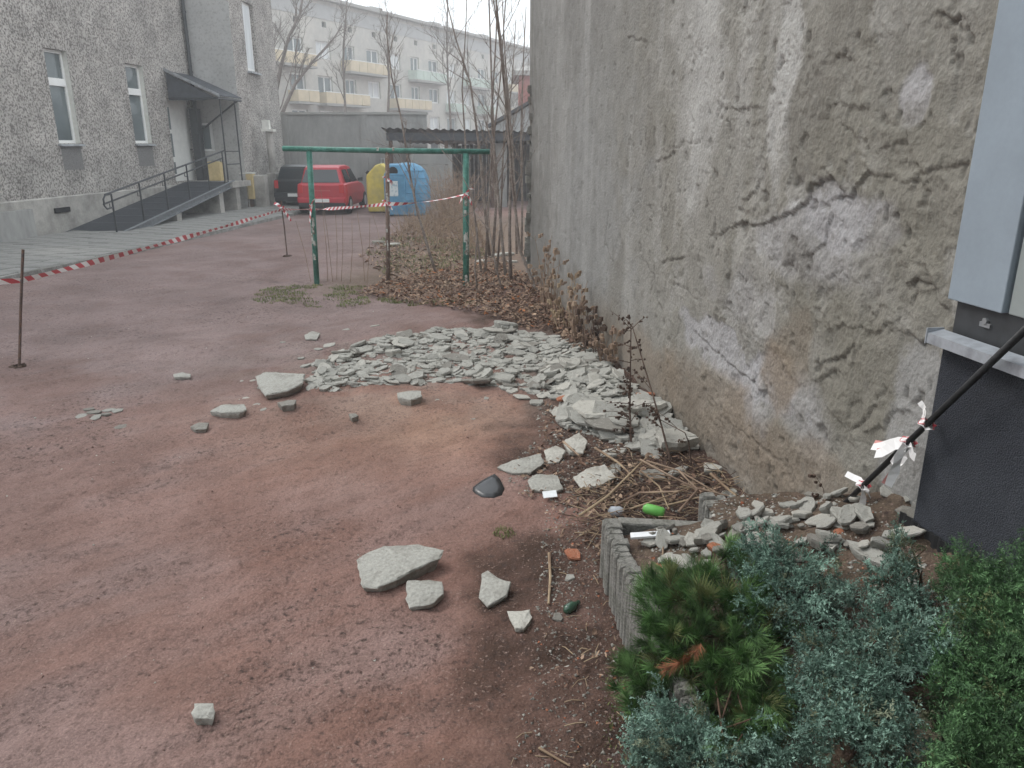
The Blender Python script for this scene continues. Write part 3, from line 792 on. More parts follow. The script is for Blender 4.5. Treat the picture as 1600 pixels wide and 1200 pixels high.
# rainwater pipe
mb = MB(); q0 = lbp(lb_y(291, 90).y, 0, 0.10)
mb.tube([(q0.x, q0.y, 3.3), (q0.x, q0.y, 11)], 0.06, 8); pipe = mb.build('downpipe', M_drk, lb)
mb = MB()
for z_ in (4.4, 6.2, 8.0): mb.tube([(q0.x, q0.y, z_), (q0.x, q0.y, z_ + 0.06)], 0.075, 8)
mb.build('pipe_clip', M_drk, pipe)
mb = MB(); mb.box((q0.x - .12, q0.y - .25, 1.0), (q0.x + .12, q0.y + .1, 3.3)); mb.build('door_jamb', M_drk, lb)

# entrance canopy
can = thing('entrance_canopy', 'sloping dark sheet canopy on thin steel posts over the ramp landing', 'canopy', tuple(lbp(YC - 1.2, 1.0, 0.8)))
cy0, cy1 = lb_y(256, 112).y, YC - 0.04
zt = lb_y(256, 112).z
c_out = 1.68
ztip = on_plane(388, 156, LB_C + c_out, LB_K).z
mb = MB()
for i in range(12):
    ya = cy0 + (cy1 - cy0) * i / 12; yb2 = cy0 + (cy1 - cy0) * (i + 0.93) / 12
    for (y0_, y1_, dz) in ((ya, yb2, 0.0),):
        Pp = []
        for yy in (y0_, y1_):
            Pp.append([lbp(yy, zt, 0.02), lbp(yy, ztip + dz, c_out), lbp(yy, ztip + dz + 0.035, c_out), lbp(yy, zt + 0.035, 0.02)])
        mb.loft(Pp)
roof_c = mb.build('roof_sheet', M_roofd, can)
mb = MB()
Pp = [[lbp(cy0 - .03, zt + .02, 0.0), lbp(cy0 - .03, ztip - .02, c_out + .03), lbp(cy0 - .03, ztip + .06, c_out + .03), lbp(cy0 - .03, zt + .12, 0.0)],
      [lbp(cy0 - .005, zt + .02, 0.0), lbp(cy0 - .005, ztip - .02, c_out + .03), lbp(cy0 - .005, ztip + .06, c_out + .03), lbp(cy0 - .005, zt + .12, 0.0)]]
mb.loft(Pp); mb.build('edge_flashing', M_galv, roof_c)
mb = MB(); mb.add([lbp(cy0 + .03, zt - .02, 0.03), lbp(cy0 + .03, ztip - .05, c_out - .1), lbp(cy0 + .03, ztip - 0.12, c_out - .5), lbp(cy0 + .03, ztip - 0.12, 0.03)], [(0, 1, 2, 3)])
mb.build('side_board', M_roofd, can)
mb = MB(); mb.tube([lbp(cy0, ztip - .06, c_out - .05), lbp(cy1, ztip - .06, c_out - .05)], 0.035, 6); mb.build('eaves_beam', M_drk, can)
mb = MB(); mb.tube([lbp(cy0 + .05, ztip - .06, 0.05), lbp(cy0 + .05, ztip - .06, c_out - .05)], 0.035, 6); mb.build('cross_beam', M_drk, can)
mb = MB(); mb.tube([lbp(cy1 - .3, ztip - .08, c_out - .05), lbp(cy1 - .3, ztip - .95, 0.35)], 0.03, 6); mb.build('brace', M_drk, can)
LAND = 1.0
for yy in (cy0 + 0.3, cy1 - 0.35):
    mb = MB(); mb.tube([lbp(yy, LAND, c_out - .12), lbp(yy, ztip - .05, c_out - .12)], 0.026, 6); mb.build('post', M_drk, can)
for zz in (0.55, 0.95):
    mb = MB(); mb.tube([lbp(cy0 + .3, LAND + zz, c_out - .12), lbp(cy1 - .35, LAND + zz, c_out - .12)], 0.018, 6); mb.build('guard_rail', M_drk, can)

# wheelchair ramp
ramp = thing('access_ramp', 'long wheelchair ramp with dark rubber deck and steel handrails up to the door', 'ramp', tuple(lbp(21, 0, 1)))
ry0 = on_z(172, 367).y; ry1 = cy0 + 0.3
o_in, o_out = 0.08, 1.62
def rz(y): return 0.03 + (LAND - 0.03) * (y - ry0) / (ry1 - ry0)
mb = MB(); mb.loft([[lbp(ry0 - .1, 0.0, o_in), lbp(ry0 - .1, 0.0, o_out - .06), lbp(ry0 - .1, 0.03, o_out - .06), lbp(ry0 - .1, 0.03, o_in)],
                    [lbp(ry1, LAND - .05, o_in), lbp(ry1, LAND - .05, o_out - .06), lbp(ry1, LAND, o_out - .06), lbp(ry1, LAND, o_in)]])
mb.build('deck', M_mat, ramp)
mb = MB()
for yy in np.arange(ry0 + 0.3, ry1, 0.75):
    mb.loft([[lbp(yy, rz(yy) + .002, o_in + .1), lbp(yy, rz(yy) + .002, o_out - .1), lbp(yy, rz(yy) + .014, o_out - .1), lbp(yy, rz(yy) + .014, o_in + .1)],
             [lbp(yy + .05, rz(yy + .05) + .002, o_in + .1), lbp(yy + .05, rz(yy + .05) + .002, o_out - .1), lbp(yy + .05, rz(yy + .05) + .014, o_out - .1), lbp(yy + .05, rz(yy + .05) + .014, o_in + .1)]])
mb.build('grip_strip', mat('dark_grip', (.07, .075, .085), .7), ramp)
mb = MB()
def chan(z_lo, z_hi, oa, ob):
    mb.loft([[lbp(ry0 - .05, z_lo, oa), lbp(ry0 - .05, z_lo, ob), lbp(ry0 - .05, z_hi, ob), lbp(ry0 - .05, z_hi, oa)],
             [lbp(ry1 + .3, LAND + z_lo, oa), lbp(ry1 + .3, LAND + z_lo, ob), lbp(ry1 + .3, LAND + z_hi, ob), lbp(ry1 + .3, LAND + z_hi, oa)]])
chan(-0.14, 0.05, o_out - .05, o_out - .03); chan(0.03, 0.055, o_out - .03, o_out + .04); chan(-0.14, -0.115, o_out - .03, o_out + .04)
mb.build('side_channel', mat('painted_channel', (.17, .18, .19), .6, fine=9, fine_amt=.2), ramp)
mb = MB(); mb.loft([[lbp(ry1, LAND - .18, 0.06), lbp(ry1, LAND - .18, o_out + .08), lbp(ry1, LAND, o_out + .08), lbp(ry1, LAND, 0.06)],
                    [lbp(cy1, LAND - .18, 0.06), lbp(cy1, LAND - .18, o_out + .08), lbp(cy1, LAND, o_out + .08), lbp(cy1, LAND, 0.06)]])
mb.build('landing', M_render, ramp)
for (px, py, top) in ((289, 349, 0.0), (362, 336, 0.0), (385, 331, 0.0)):
    p = on_plane(px, py, LB_C + o_out - .05, LB_K); yy = min(on_z(px, py).y, cy1 - 0.2)
    zt_ = min(rz(yy), LAND - .02) - 0.15
    mb = MB(); c = lbp(yy, 0, 0)
    P0 = [lbp(yy - .14, 0, 0.25), lbp(yy + .14, 0, 0.25), lbp(yy + .14, 0, o_out), lbp(yy - .14, 0, o_out)]
    P1 = [Vector((v.x, v.y, zt_)) for v in P0]
    mb.loft([P0, P1]); mb.build('pier', M_render, ramp)
posts = [ry0 + (ry1 - ry0) * k for k in (0.0, 0.2, 0.4, 0.6, 0.8, 0.97)]
for yy in posts:
    mb = MB(); zz = rz(yy); mb.tube([lbp(yy, zz - .1, o_out - .08), lbp(yy, zz + 0.98, o_out - .08)], 0.024, 6); pst = mb.build('rail_post', M_drk, ramp)
    mb = MB(); mb.tube([lbp(yy, zz + .66, o_out - .08), lbp(yy, zz + .66, o_out - .16), lbp(yy, zz + .75, o_out - .16)], 0.012, 5); mb.build('bracket', M_drk, pst)
mb = MB(); mb.tube([lbp(ry0 - .25, rz(ry0) + .98, o_out - .08), lbp(ry1, LAND + .98, o_out - .08)], 0.024, 6); mb.build('handrail', M_drk, ramp)
mb = MB(); mb.tube([lbp(ry0 - .25, rz(ry0) + .75, o_out - .16), lbp(ry1, LAND + .75, o_out - .16)], 0.022, 6); mb.build('handrail', M_drk, ramp)
mb = MB(); z_ = rz(ry0)
mb.tube([lbp(ry0 - .02, z_ + .98, o_out - .08), lbp(ry0 - .25, z_ + .97, o_out - .08), lbp(ry0 - .34, z_ + .88, o_out - .08), lbp(ry0 - .34, z_ + .72, o_out - .08), lbp(ry0 - .25, z_ + .64, o_out - .08), lbp(ry0 - .02, z_ + .66, o_out - .08)], 0.022, 6)
mb.build('end_loop', M_drk, ramp)

# small boxes by the entrance
p = on_z(392, 327)
mb = MB(); mb.box((p.x - .22, p.y - .1, 0.35), (p.x + .2, p.y + .2, 1.2)); ob = mb.build('grit_box', M_ybox, None, (p.x, p.y, 0.35), bevel=0.02)
gb = thing('utility_box', 'small ochre utility box on a short post beside the stair tower', 'box', (p.x, p.y, 0)); ob.parent = gb; ob.location = (0, 0, 0.35); ob.name = 'cabinet'
mb = MB(); mb.box((p.x - .24, p.y - .12, 1.2), (p.x + .22, p.y + .22, 1.24)); mb.build('lid', M_whitewash, gb)
mb = MB(); mb.box((p.x - .1, p.y - .02, 0), (p.x + .1, p.y + .14, 0.35)); mb.build('post', M_rust, gb)
q = lbp(YC - 0.55, LAND, 0.75)
mb = MB(); mb.box((q.x - .22, q.y - .18, LAND), (q.x + .22, q.y + .18, LAND + .62))
nb = mb.build('waste_bin', M_ybox, None, tuple(q), bevel=0.03)
setp(nb, 'small ochre bin on the ramp landing by the door', 'bin')

# ------------------------------------------------------------------ pavement on the left
pave = bpy.data.objects.new('pavement', None); COL.objects.link(pave); setp(pave, 'grey slab pavement along the roughcast building', None, None, 'structure'); ORG[pave] = Vector((0, 0, 0))
def pedge(Y): return -7.15 - 0.105 * (24 - Y) - 0.006 * max(0, 18 - Y) ** 2
mb = MB()
for a in np.arange(9, 33, 0.5):
    mb.add([(pedge(a), a, 0.058), (pedge(a + .5), a + .5, 0.058), lbp(a + .5, 0.058, 0.02), lbp(a, 0.058, 0.02)], [(0, 1, 2, 3)])
mb.build('joint_bed', M_soil if False else M_pave, pave)
slab_mes = []
for k in range(6):
    m_ = MB(); r_ = random.Random(k); j = lambda: r_.uniform(-.006, .006)
    hx = hy = 0.246
    b0 = [(-hx + j(), -hy + j(), 0), (hx + j(), -hy + j(), 0), (hx + j(), hy + j(), 0), (-hx + j(), hy + j(), 0)]
    t0 = [(x, y, 0.03 + j() * .6) for x, y, _ in b0]
    t1 = [(x * .97, y * .97, z + .006) for x, y, z in t0]
    m_.loft([b0, t0, t1])
    me = bpy.data.meshes.new('slab'); me.from_pydata(m_.v, [], m_.f); me.materials.append(M_pave); slab_mes.append(me)
cnt = 0
cand = []
for iy in range(46):
    for ix in range(8):
        Yc = 11.5 + iy * 0.5 + (ix % 2) * .25
        xx = pedge(Yc) - 0.35 - ix * 0.5
        if xx < LB_C + LB_K * Yc + 0.3: continue
        cand.append((Yc, xx))
for Yc, xx in cand:
    if cnt >= 296: break
    dk_ = math.hypot(xx, Yc)
    o = bpy.data.objects.new('slab', slab_mes[rnd.randrange(6)]); COL.objects.link(o); o.parent = pave
    o.location = (xx, Yc, 0.045 + rnd.uniform(-.004, .006)); o.rotation_euler = (rnd.gauss(0, .008), rnd.gauss(0, .008), math.atan(-0.105) * -1 * -1 + rnd.gauss(0, .006))
    cnt += 1
kb = bpy.data.objects.new('kerb', None); COL.objects.link(kb); setp(kb, 'low concrete kerb between pavement and red earth', None, None, 'structure'); ORG[kb] = Vector((0, 0, 0))
for i in range(23):
    a = 9.5 + i * 1.0; b = a + 0.985
    mb = MB(); mb.loft([[(pedge(a), a, -.1), (pedge(a) + .08, a, -.1), (pedge(a) + .08, a, .085 + rnd.uniform(-.01, .01)), (pedge(a), a, .09)],
                        [(pedge(b), b, -.1), (pedge(b) + .08, b, -.1), (pedge(b) + .08, b, .085 + rnd.uniform(-.01, .01)), (pedge(b), b, .09)]])
    mb.build('kerb_stone', M_kerb, kb)

# ------------------------------------------------------------------ far end of the court
YW = YC + 5.2
wl = thing('court_wall', 'high grey rendered wall behind the parked cars', 'wall', (-7, YW, 0))
xa, xb = on_y(405, 250, YW).x - 1, on_y(668, 250, YW).x
ztop = on_y(540, 179, YW).z
mb = MB(); mb.box((xa, YW, -0.1), (xb, YW + .3, ztop)); mb.build('wall_face', M_conc_wall, wl)
mb = MB(); mb.box((xa, YW - .06, ztop), (xb + .05, YW + .36, ztop + .09)); mb.build('coping', M_slab, wl)
for xx in np.arange(xa + 2, xb, 3.2):
    mb = MB(); mb.box((xx, YW - .05, -0.1), (xx + .25, YW, ztop - 0.002)); mb.build('pilaster', M_conc_wall, wl)

# concrete panel fence piece behind the containers
YF = 27.4
pf_ = thing('panel_fence', 'grey concrete panel fence behind the blue container', 'fence', (on_y(675, 300, YF).x, YF, 0))
x0f, x1f = on_y(648, 300, YF).x, on_y(702, 300, YF).x
for i in range(4):
    mb = MB(); mb.box((x0f, YF, i * 0.5), (x1f, YF + .06, i * 0.5 + 0.485)); mb.build('panel', M_conc_wall, pf_, bevel=0.01)
for xx in (x0f - .12, x1f):
    mb = MB(); mb.box((xx, YF - .04, -.1), (xx + .12, YF + .1, 2.08)); mb.build('post', M_conc_wall, pf_)

# carport / shed with corrugated roof
YS = 28.2
xs0, xs1 = on_y(597, 200, YS).x, on_y(812, 200, YS).x + 1.2
zs = on_y(700, 200, YS).z
shed = thing('open_shed', 'dark open shed with corrugated sheet roof at the end of the court', 'shed', ((xs0 + xs1) / 2, YS, 0))
mb = MB(); nn = 90
for i in range(nn):
    a = xs0 + (xs1 - xs0) * i / nn; b = xs0 + (xs1 - xs0) * (i + 1) / nn
    za = 0.03 * math.sin(i * math.pi / 2 * 1.0 + .4); zb = 0.03 * math.sin((i + 1) * math.pi / 2 + .4)
    dr_ = lambda x: -0.14 * (x - xs0) / (xs1 - xs0)
    mb.add([(a, YS - .3, zs + za + dr_(a)), (b, YS - .3, zs + zb + dr_(b)), (b, YS + 4.2, zs + zb - .5 + dr_(b)), (a, YS + 4.2, zs + za - .5 + dr_(a))], [(0, 1, 2, 3)])
mb.build('corrugated_roof', M_roofd, shed)
mb = MB(); mb.box((xs0 + .15, YS - .12, zs - .42), (xs1, YS - .06, zs - .16)); mb.build('fascia', M_roofd, shed)
for px in (612, 698, 770):
    xx = on_y(px, 260, YS).x; mb = MB(); mb.box((xx - .06, YS - .05, -.1), (xx + .06, YS + .07, zs - .2)); mb.build('post', M_rust, shed)
xi = on_y(706, 260, YS).x
for i in range(28):
    xx = xi + i * 0.16
    if xx > xs1: break
    mb = MB(); mb.box((xx, YS + 3.2 + rnd.uniform(0, .015), -.1), (xx + .15, YS + 3.23, zs - .55 + rnd.uniform(-.04, .02))); mb.build('board', M_shed, shed)
mb = MB(); mb.box((xi - .05, YS + .6, -.1), (xi + .02, YS + 3.2, zs - .5)); mb.build('side_wall', M_shed, shed)
mb = MB(); mb.box((on_y(768, 260, YS).x, YS + 0.3, -.1), (on_y(792, 260, YS).x, YS + .36, 2.2)); mb.build('door_leaf', M_conc_wall, shed)
# little grey gable at its right
YG = 30
gx0, gx1 = on_y(772, 190, YG).x, on_y(900, 190, YG).x
zg0 = on_y(790, 190, YG).z; zg1 = on_y(822, 170, YG).z
gh = thing('grey_outbuilding', 'small grey outbuilding with sloping dark roof beside the old house', 'building', (gx1, YG, 0))
mb = MB(); mb.loft([[(gx0, YG + 2.4, 2.0), (gx1, YG + 2.4, 2.0), (gx1, YG + 2.4, zg1 + 1.2), (gx0, YG + 2.4, zg0 - .1)], [(gx0, YG + 5, 2.0), (gx1, YG + 5, 2.0), (gx1, YG + 5, zg1 + 1.2), (gx0, YG + 5, zg0 - .1)]])
mb.build('wall_block', M_apart2, gh)
mb = MB(); mb.loft([[(gx0 - .3, YG + 2.2, zg0 - .16), (gx1, YG + 2.2, zg1 + 1.22), (gx1, YG + 2.2, zg1 + 1.34), (gx0 - .3, YG + 2.2, zg0 - .04)], [(gx0 - .3, YG + 5.2, zg0 - .16), (gx1, YG + 5.2, zg1 + 1.22), (gx1, YG + 5.2, zg1 + 1.34), (gx0 - .3, YG + 5.2, zg0 - .04)]])
mb.build('roof', M_roofd, gh)
mb = MB(); mb.box((gx0 + .1, YG + 2.5, -.1), (gx1, YG + 4.9, 2.0)); mb.build('lower_wall', M_conc_wall, gh)
# brick house beyond
YB = 58
bx0 = on_y(811, 150, YB).x
bh = thing('brick_house', 'red brick house end showing beside the old wall', 'building', (bx0 + 4, YB, 0))
zb_ = on_y(812, 118, YB).z
mb = MB(); mb.box((bx0, YB, -.1), (bx0 + 9, YB + 8, zb_)); mb.build('wall_block', M_brick, bh)
mb = MB(); mb.box((bx0 - .5, YB - .4, zb_), (bx0 + 9.4, YB + 8.4, zb_ + .3)); mb.build('eaves', M_slab, bh)
mb = MB(); mb.loft([[(bx0 - .5, YB - .4, zb_ + .3), (bx0 + 9.4, YB - .4, zb_ + .3), (bx0 + 9.4, YB + 8.4, zb_ + .3), (bx0 - .5, YB + 8.4, zb_ + .3)], [(bx0 + 3, YB + 3, zb_ + 1.6), (bx0 + 6, YB + 3, zb_ + 1.6), (bx0 + 6, YB + 5, zb_ + 1.6), (bx0 + 3, YB + 5, zb_ + 1.6)]]); mb.build('roof', M_slab, bh)

# ------------------------------------------------------------------ apartment block
FU = Vector((0.447, 0.894, 0)).normalized(); FN = Vector((FU.y, -FU.x, 0))
FP = Vector((-14.9, 73, 0)); 
ap = thing('apartment_block', 'long pale apartment block with rows of windows and cream and green balconies', 'building', tuple(FP))
UA, UB = -26.0, 62.0
ZR = 13.6
rows = [(9.05, 10.45), (6.25, 7.70), (3.45, 4.9), (0.8, 2.2)]
bay = 3.5
bays = list(range(-4, 16))
off_u = 0.0
p_ = on_plane(548, 125, FP.x - 0.5 * FP.y, 0.5); off_u = (p_ - FP).dot(FU)
holes = []; wins = []
for ri, (za, zb) in enumerate(rows):
    for b in bays:
        uc = off_u + b * bay; ww = 0.95 if (b % 3) else 0.75
        if uc + ww > UB - 1 or uc - ww < UA: continue
        holes.append((uc - ww - UA, uc + ww - UA, za, zb)); wins.append((ri, b, uc, ww, za, zb))
for b in bays:
    uc = off_u + b * bay + 0.3
    if uc < UB - 1: holes.append((uc - .28 - UA, uc + .28 - UA, 11.55, 12.0))
mb = MB(); facade(mb, FP + FU * UA, FU, FN, UB - UA, -0.1, ZR, holes, 0.3)
apw = mb.build('facade', M_apart, ap)
mb = MB()
O0 = FP + FU * UA; O1 = FP + FU * UB
for o in (O0, O1):
    mb.add([o + Vector((0, 0, -.1)), o - FN * 11 + Vector((0, 0, -.1)), o - FN * 11 + Vector((0, 0, ZR)), o + Vector((0, 0, ZR))], [(0, 1, 2, 3)])
mb.add([O0 - FN * 0.31 + Vector((0, 0, -.1)), O1 - FN * .31 + Vector((0, 0, -.1)), O1 - FN * .31 + Vector((0, 0, ZR)), O0 - FN * .31 + Vector((0, 0, ZR))], [(0, 1, 2, 3)])
mb.build('inner_wall', M_hole, ap)
mb = MB(); mb.obox(FP + FU * ((UA + UB) / 2) - FN * 5.2 + Vector((0, 0, ZR + .12)), FU, FN, (0, 0, 1), (UB - UA) / 2 + .4, 5.8, .12); apr = mb.build('roof', M_slab, ap)
for uu in (-3, 9, 20, 31):
    mb = MB(); mb.obox(FP + FU * uu - FN * 3 + Vector((0, 0, ZR + .7)), FU, FN, (0, 0, 1), 0.9, .5, .5); mb.build('chimney', M_slab, apr)
mb = MB(); mb.obox(FP + FU * ((UA + UB) / 2) + FN * 0.02 + Vector((0, 0, 12.72)), FU, FN, (0, 0, 1), (UB - UA) / 2, .03, .55)
mb.build('attic_band', M_apart2, ap)
for ri, b, uc, ww, za, zb in wins:
    if ri == 3: continue
    c = FP + FU * uc - FN * 0.2 + Vector((0, 0, (za + zb) / 2)); hh = (zb - za) / 2
    f = MB()
    for s_ in (-1, 1):
        f.obox(c + FU * (s_ * (ww - .06)), FU, FN, (0, 0, 1), .06, .05, hh)
        f.obox(c + Vector((0, 0, s_ * (hh - .06))), FU, FN, (0, 0, 1), ww - .12, .05, .06)
    f.obox(c, FU, FN, (0, 0, 1), .06, .05, hh - .12)
    wo = f.build('window', M_white, ap)
    rr = rnd.random()
    f = MB(); f.add([c - FU * ww - FN * .03 - Vector((0, 0, hh)), c + FU * ww - FN * .03 - Vector((0, 0, hh)), c + FU * ww - FN * .03 + Vector((0, 0, hh)), c - FU * ww - FN * .03 + Vector((0, 0, hh))], [(0, 1, 2, 3)])
    f.build('pane', M_curtain if rr < 0.45 else M_glass, wo)
def balcony(ri, b, n, m_):
    za = rows[ri][0] - 0.9
    u0 = off_u + b * bay - 1.3; u1 = off_u + (b + n - 1) * bay + 1.3
    c = FP + FU * ((u0 + u1) / 2) + FN * 0.55
    f = MB(); f.obox(c + Vector((0, 0, za)), FU, FN, (0, 0, 1), (u1 - u0) / 2, .55, .08); bo = f.build('balcony', M_slab, ap)
    hw = (u1 - u0) / 2; k = max(2, int(hw * 2 / 1.1))
    for i in range(k):
        f = MB(); f.obox(c + FU * (-hw + (i + .5) * 2 * hw / k) + FN * .52 + Vector((0, 0, za + .55)), FU, FN, (0, 0, 1), hw / k - .03, .02, .42); f.build('panel', m_, bo)
    for s_ in (-1, 1):
        f = MB(); f.obox(c + FU * (s_ * (hw - .02)) + Vector((0, 0, za + .55)), FU, FN, (0, 0, 1), .02, .5, .42); f.build('panel', m_, bo)
    f = MB(); f.obox(c + FN * .52 + Vector((0, 0, za + 1.01)), FU, FN, (0, 0, 1), hw, .03, .03); f.build('rail', M_white, bo)
for (ri, b, n, m_) in ((0, -3, 2, M_balc), (0, 0, 2, M_balc), (0, 3, 2, M_balg), (0, 6, 2, M_balg), (0, 9, 2, M_balc), (1, -2, 1, M_balc), (1, -1, 2, M_balc), (1, 2, 2, M_balc), (1, 5, 1, M_balg), (1, 7, 1, M_balg), (1, 9, 2, M_balc),
                       (2, -3, 2, M_balc), (2, 0, 1, M_balc), (2, 2, 2, M_balc), (2, 5, 2, M_balg), (2, 8, 2, M_balc)):
    balcony(ri, b, n, m_)

# ------------------------------------------------------------------ cars
def make_car(label, x, y, paint, W=1.64, L=3.54, H=1.45, rz_=0.0):
    """small hatchback, tail at local y=0 pointing towards -y, nose at +y"""
    root = thing('parked_car', label, 'car', (0, 0, 0))
    hw = W / 2
    st = [  # y, half width, z sill, z belt, z roof(or hood), roof half width
        (0.00, hw * .86, .42, .86, .90, hw * .80), (0.06, hw * .95, .30, .90, .97, hw * .84), (0.20, hw, .24, .92, .96, hw * .86), (0.6, hw, .22, .93, .97, hw * .88),
        (1.2, hw, .22, .92, .96, hw * .88), (2.2, hw, .22, .90, .94, hw * .87), (2.62, hw * .99, .22, .86, .91, hw * .83), (3.1, hw * .96, .24, .72, .82, hw * .74), (3.42, hw * .88, .3, .60, .68, hw * .62), (L, hw * .74, .36, .5, .54, hw * .5)]
    rings = []
    for yy, w_, zs_, zb_, zt_, rw in st:
        rings.append([(-w_ * .92, yy, zs_), (w_ * .92, yy, zs_), (w_ * .99, yy, zs_ + .12), (w_, yy, (zs_ + zb_) / 2 + .05), (w_ * .96, yy, zb_), (rw, yy, zt_), (-rw, yy, zt_), (-w_ * .96, yy, zb_), (-w_, yy, (zs_ + zb_) / 2 + .05), (-w_ * .99, yy, zs_ + .12)])
    mb = MB(); mb.loft(rings); mb.build('body', paint, root, bevel=0.02)
    gs = [(0.05, hw * .84, hw * .80, .90, .92), (0.16, hw * .86, hw * .72, .92, 1.16), (0.28, hw * .87, hw * .67, .93, H - .06), (0.5, hw * .87, hw * .665, .93, H), (1.4, hw * .87, hw * .67, .92, H), (1.85, hw * .86, hw * .66, .91, H - .05), (2.25, hw * .85, hw * .74, .90, 1.15), (2.68, hw * .83, hw * .80, .88, .905)]
    rings = []
    for yy, w0, w1, z0, z1 in gs:
        rings.append([(-w0, yy, z0 - .04), (w0, yy, z0 - .04), (w1, yy, z1 - .02), (w1 * .9, yy, z1), (-w1 * .9, yy, z1), (-w1, yy, z1 - .02)])
    mb = MB(); mb.loft(rings); mb.build('cabin', paint, root, bevel=0.015)
    # glass panels a few millimetres proud
    mb = MB(); mb.add([(-hw * .74, 0.055, .99), (hw * .74, 0.055, .99), (hw * .60, .225, H - .12), (-hw * .60, .225, H - .12)], [(0, 1, 2, 3)])
    rg = mb.build('rear_window', M_cglass, root)
    for o_, dx in ((rg, 0),):
        pass
    mb = MB(); mb.add([(-hw * .74, 2.66, .94), (hw * .74, 2.66, .94), (hw * .62, 1.93, H - .10), (-hw * .62, 1.93, H - .10)], [(3, 2, 1, 0)]); mb.build('windscreen', M_cglass, root)
    for s_ in (-1, 1):
        for (ya, yb3) in ((0.42, 1.12), (1.2, 2.15)):
            zt1 = H - .13; yb_top = min(yb3, 1.85)
            xb, xt_ = hw * .878 + .012, hw * .69 + .016
            q = [(s_ * xb, ya, .965), (s_ * xb, yb3, .955), (s_ * xt_, yb_top, zt1), (s_ * xt_, ya + .06, zt1)]
            mb = MB(); mb.add(q, [(0, 1, 2, 3) if s_ > 0 else (3, 2, 1, 0)]); mb.build('side_window', M_cglass, root)
        mb = MB(); mb.box((s_ * hw * .80 - .075, -.012, .66), (s_ * hw * .80 + .075, .05, .93)); mb.build('tail_light', M_tail, root, bevel=.015)
        mb = MB(); mb.box((s_ * hw * .62 - .12, 3.40, .56), (s_ * hw * .62 + .12, 3.46, .68)); mb.build('headlight', M_plate, root, bevel=.015)
        mb = MB(); mb.loft([[(s_ * hw * .88, 2.18, .95), (s_ * (hw * .88 + .18), 2.2, .95), (s_ * (hw * .88 + .18), 2.2, 1.07), (s_ * hw * .9, 2.18, 1.05)], [(s_ * hw * .88, 2.26, .95), (s_ * (hw * .88 + .15), 2.3, .96), (s_ * (hw * .88 + .15), 2.3, 1.05), (s_ * hw * .9, 2.26, 1.04)]]); mb.build('wing_mirror', M_trim, root)
        for yy in (0.52, 2.85):
            mb = MB(); xo = s_ * (hw - .09)
            mb.tube([(xo - .095, yy, .28), (xo - .08, yy, .28), (xo + .085, yy, .28), (xo + .10, yy, .28)], [.25, .28, .28, .25], 16)
            wo = mb.build('wheel', M_tyre, root)
            mb = MB(); mb.tube([(xo + s_ * .095, yy, .28), (xo + s_ * .108, yy, .28)], [.18, .16], 12); mb.build('rim', M_galv, wo)
    mb = MB(); mb.loft([[(-hw * .93, -.04, .36), (hw * .93, -.04, .36), (hw * .93, -.04, .52), (-hw * .93, -.04, .52)], [(-hw * .97, .12, .32), (hw * .97, .12, .32), (hw * .97, .12, .54), (-hw * .97, .12, .54)]]); mb.build('bumper', paint, root, bevel=.03)
    mb = MB(); mb.box((-hw * .9, -.02, .22), (hw * .9, .3, .36)); mb.build('underbody', M_trim, root)
    mb = MB(); mb.box((-.26, -.056, .38), (.26, -.046, .49)); mb.build('number_plate', M_plate, root)
    mb = MB(); mb.box((-.3, -.004, .72), (.3, .02, .76)); mb.build('tailgate_trim', M_redf if paint is M_red else M_trim, root)
    root.location = (x, y, 0.02); root.rotation_euler = (0, 0, rz_)
    return root
pr = on_z(504, 336)
make_car('small red hatchback parked tail first beside the court wall', pr.x, pr.y, M_red, H=1.5, rz_=R(-1))
make_car('black hatchback parked between the stair tower and the red car', on_z(468, 330).x - 0.45, on_z(468, 330).y + 1.3, M_blackcar, W=1.66, L=3.5, H=1.45, rz_=R(-4))

# ------------------------------------------------------------------ recycling containers
def sring(cx, cy, z, a, b, n=28, e=3.2):
    out = []
    for k in range(n):
        t = 2 * math.pi * k / n; c, s = math.cos(t), math.sin(t)
        out.append((cx + a * math.copysign(abs(c) ** (2 / e), c), cy + b * math.copysign(abs(s) ** (2 / e), s), z))
    return out
p = on_z(635, 338); cx, cy = p.x, p.y + 0.62
bb = thing('recycling_container', 'blue domed plastic recycling container with paper label and dark opening', 'container', (cx, cy, 0))
mb = MB()
mb.loft([sring(cx, cy, z, a, a * .9) for z, a in ((0.02, .68), (.1, .70), (.5, .715), (.9, .70), (1.15, .66), (1.38, .56), (1.52, .42), (1.6, .24), (1.62, .06))])
mb.build('shell', M_blue, bb, smooth=True)
mb = MB(); mb.box((cx - .66, cy - .66, .04), (cx + 0.02, cy - .5, 1.25))
mb.loft([[(cx - .66, cy - .66, 1.25), (cx + .02, cy - .66, 1.25), (cx + .02, cy - .5, 1.25), (cx - .66, cy - .5, 1.25)], [(cx - .52, cy - .52, 1.56), (cx - .08, cy - .52, 1.56), (cx - .08, cy - .2, 1.6), (cx - .52, cy - .2, 1.6)]])
fp = mb.build('front_panel', M_blue, bb, bevel=.03)
mb = MB(); mb.tube([(cx - .36, cy - .635, 1.36), (cx - .36, cy - .60, 1.36)], .15, 12); mb.build('opening', M_hole, fp)
mb = MB(); mb.box((cx - .5, cy - .668, .62), (cx - .22, cy - .664, 1.08)); mb.build('paper_label', M_paper, fp)
for k in range(5):
    mb = MB(); z = .5 + k * .22; a = (.722, .712, .70, .66, .58)[k]
    mb.tube([Vector(q) for q in sring(cx, cy, z, a, a * .9)[20:28]], .012, 5); mb.build('rib', M_blue, bb)
p = on_z(592, 333); cx, cy = p.x, p.y + .45
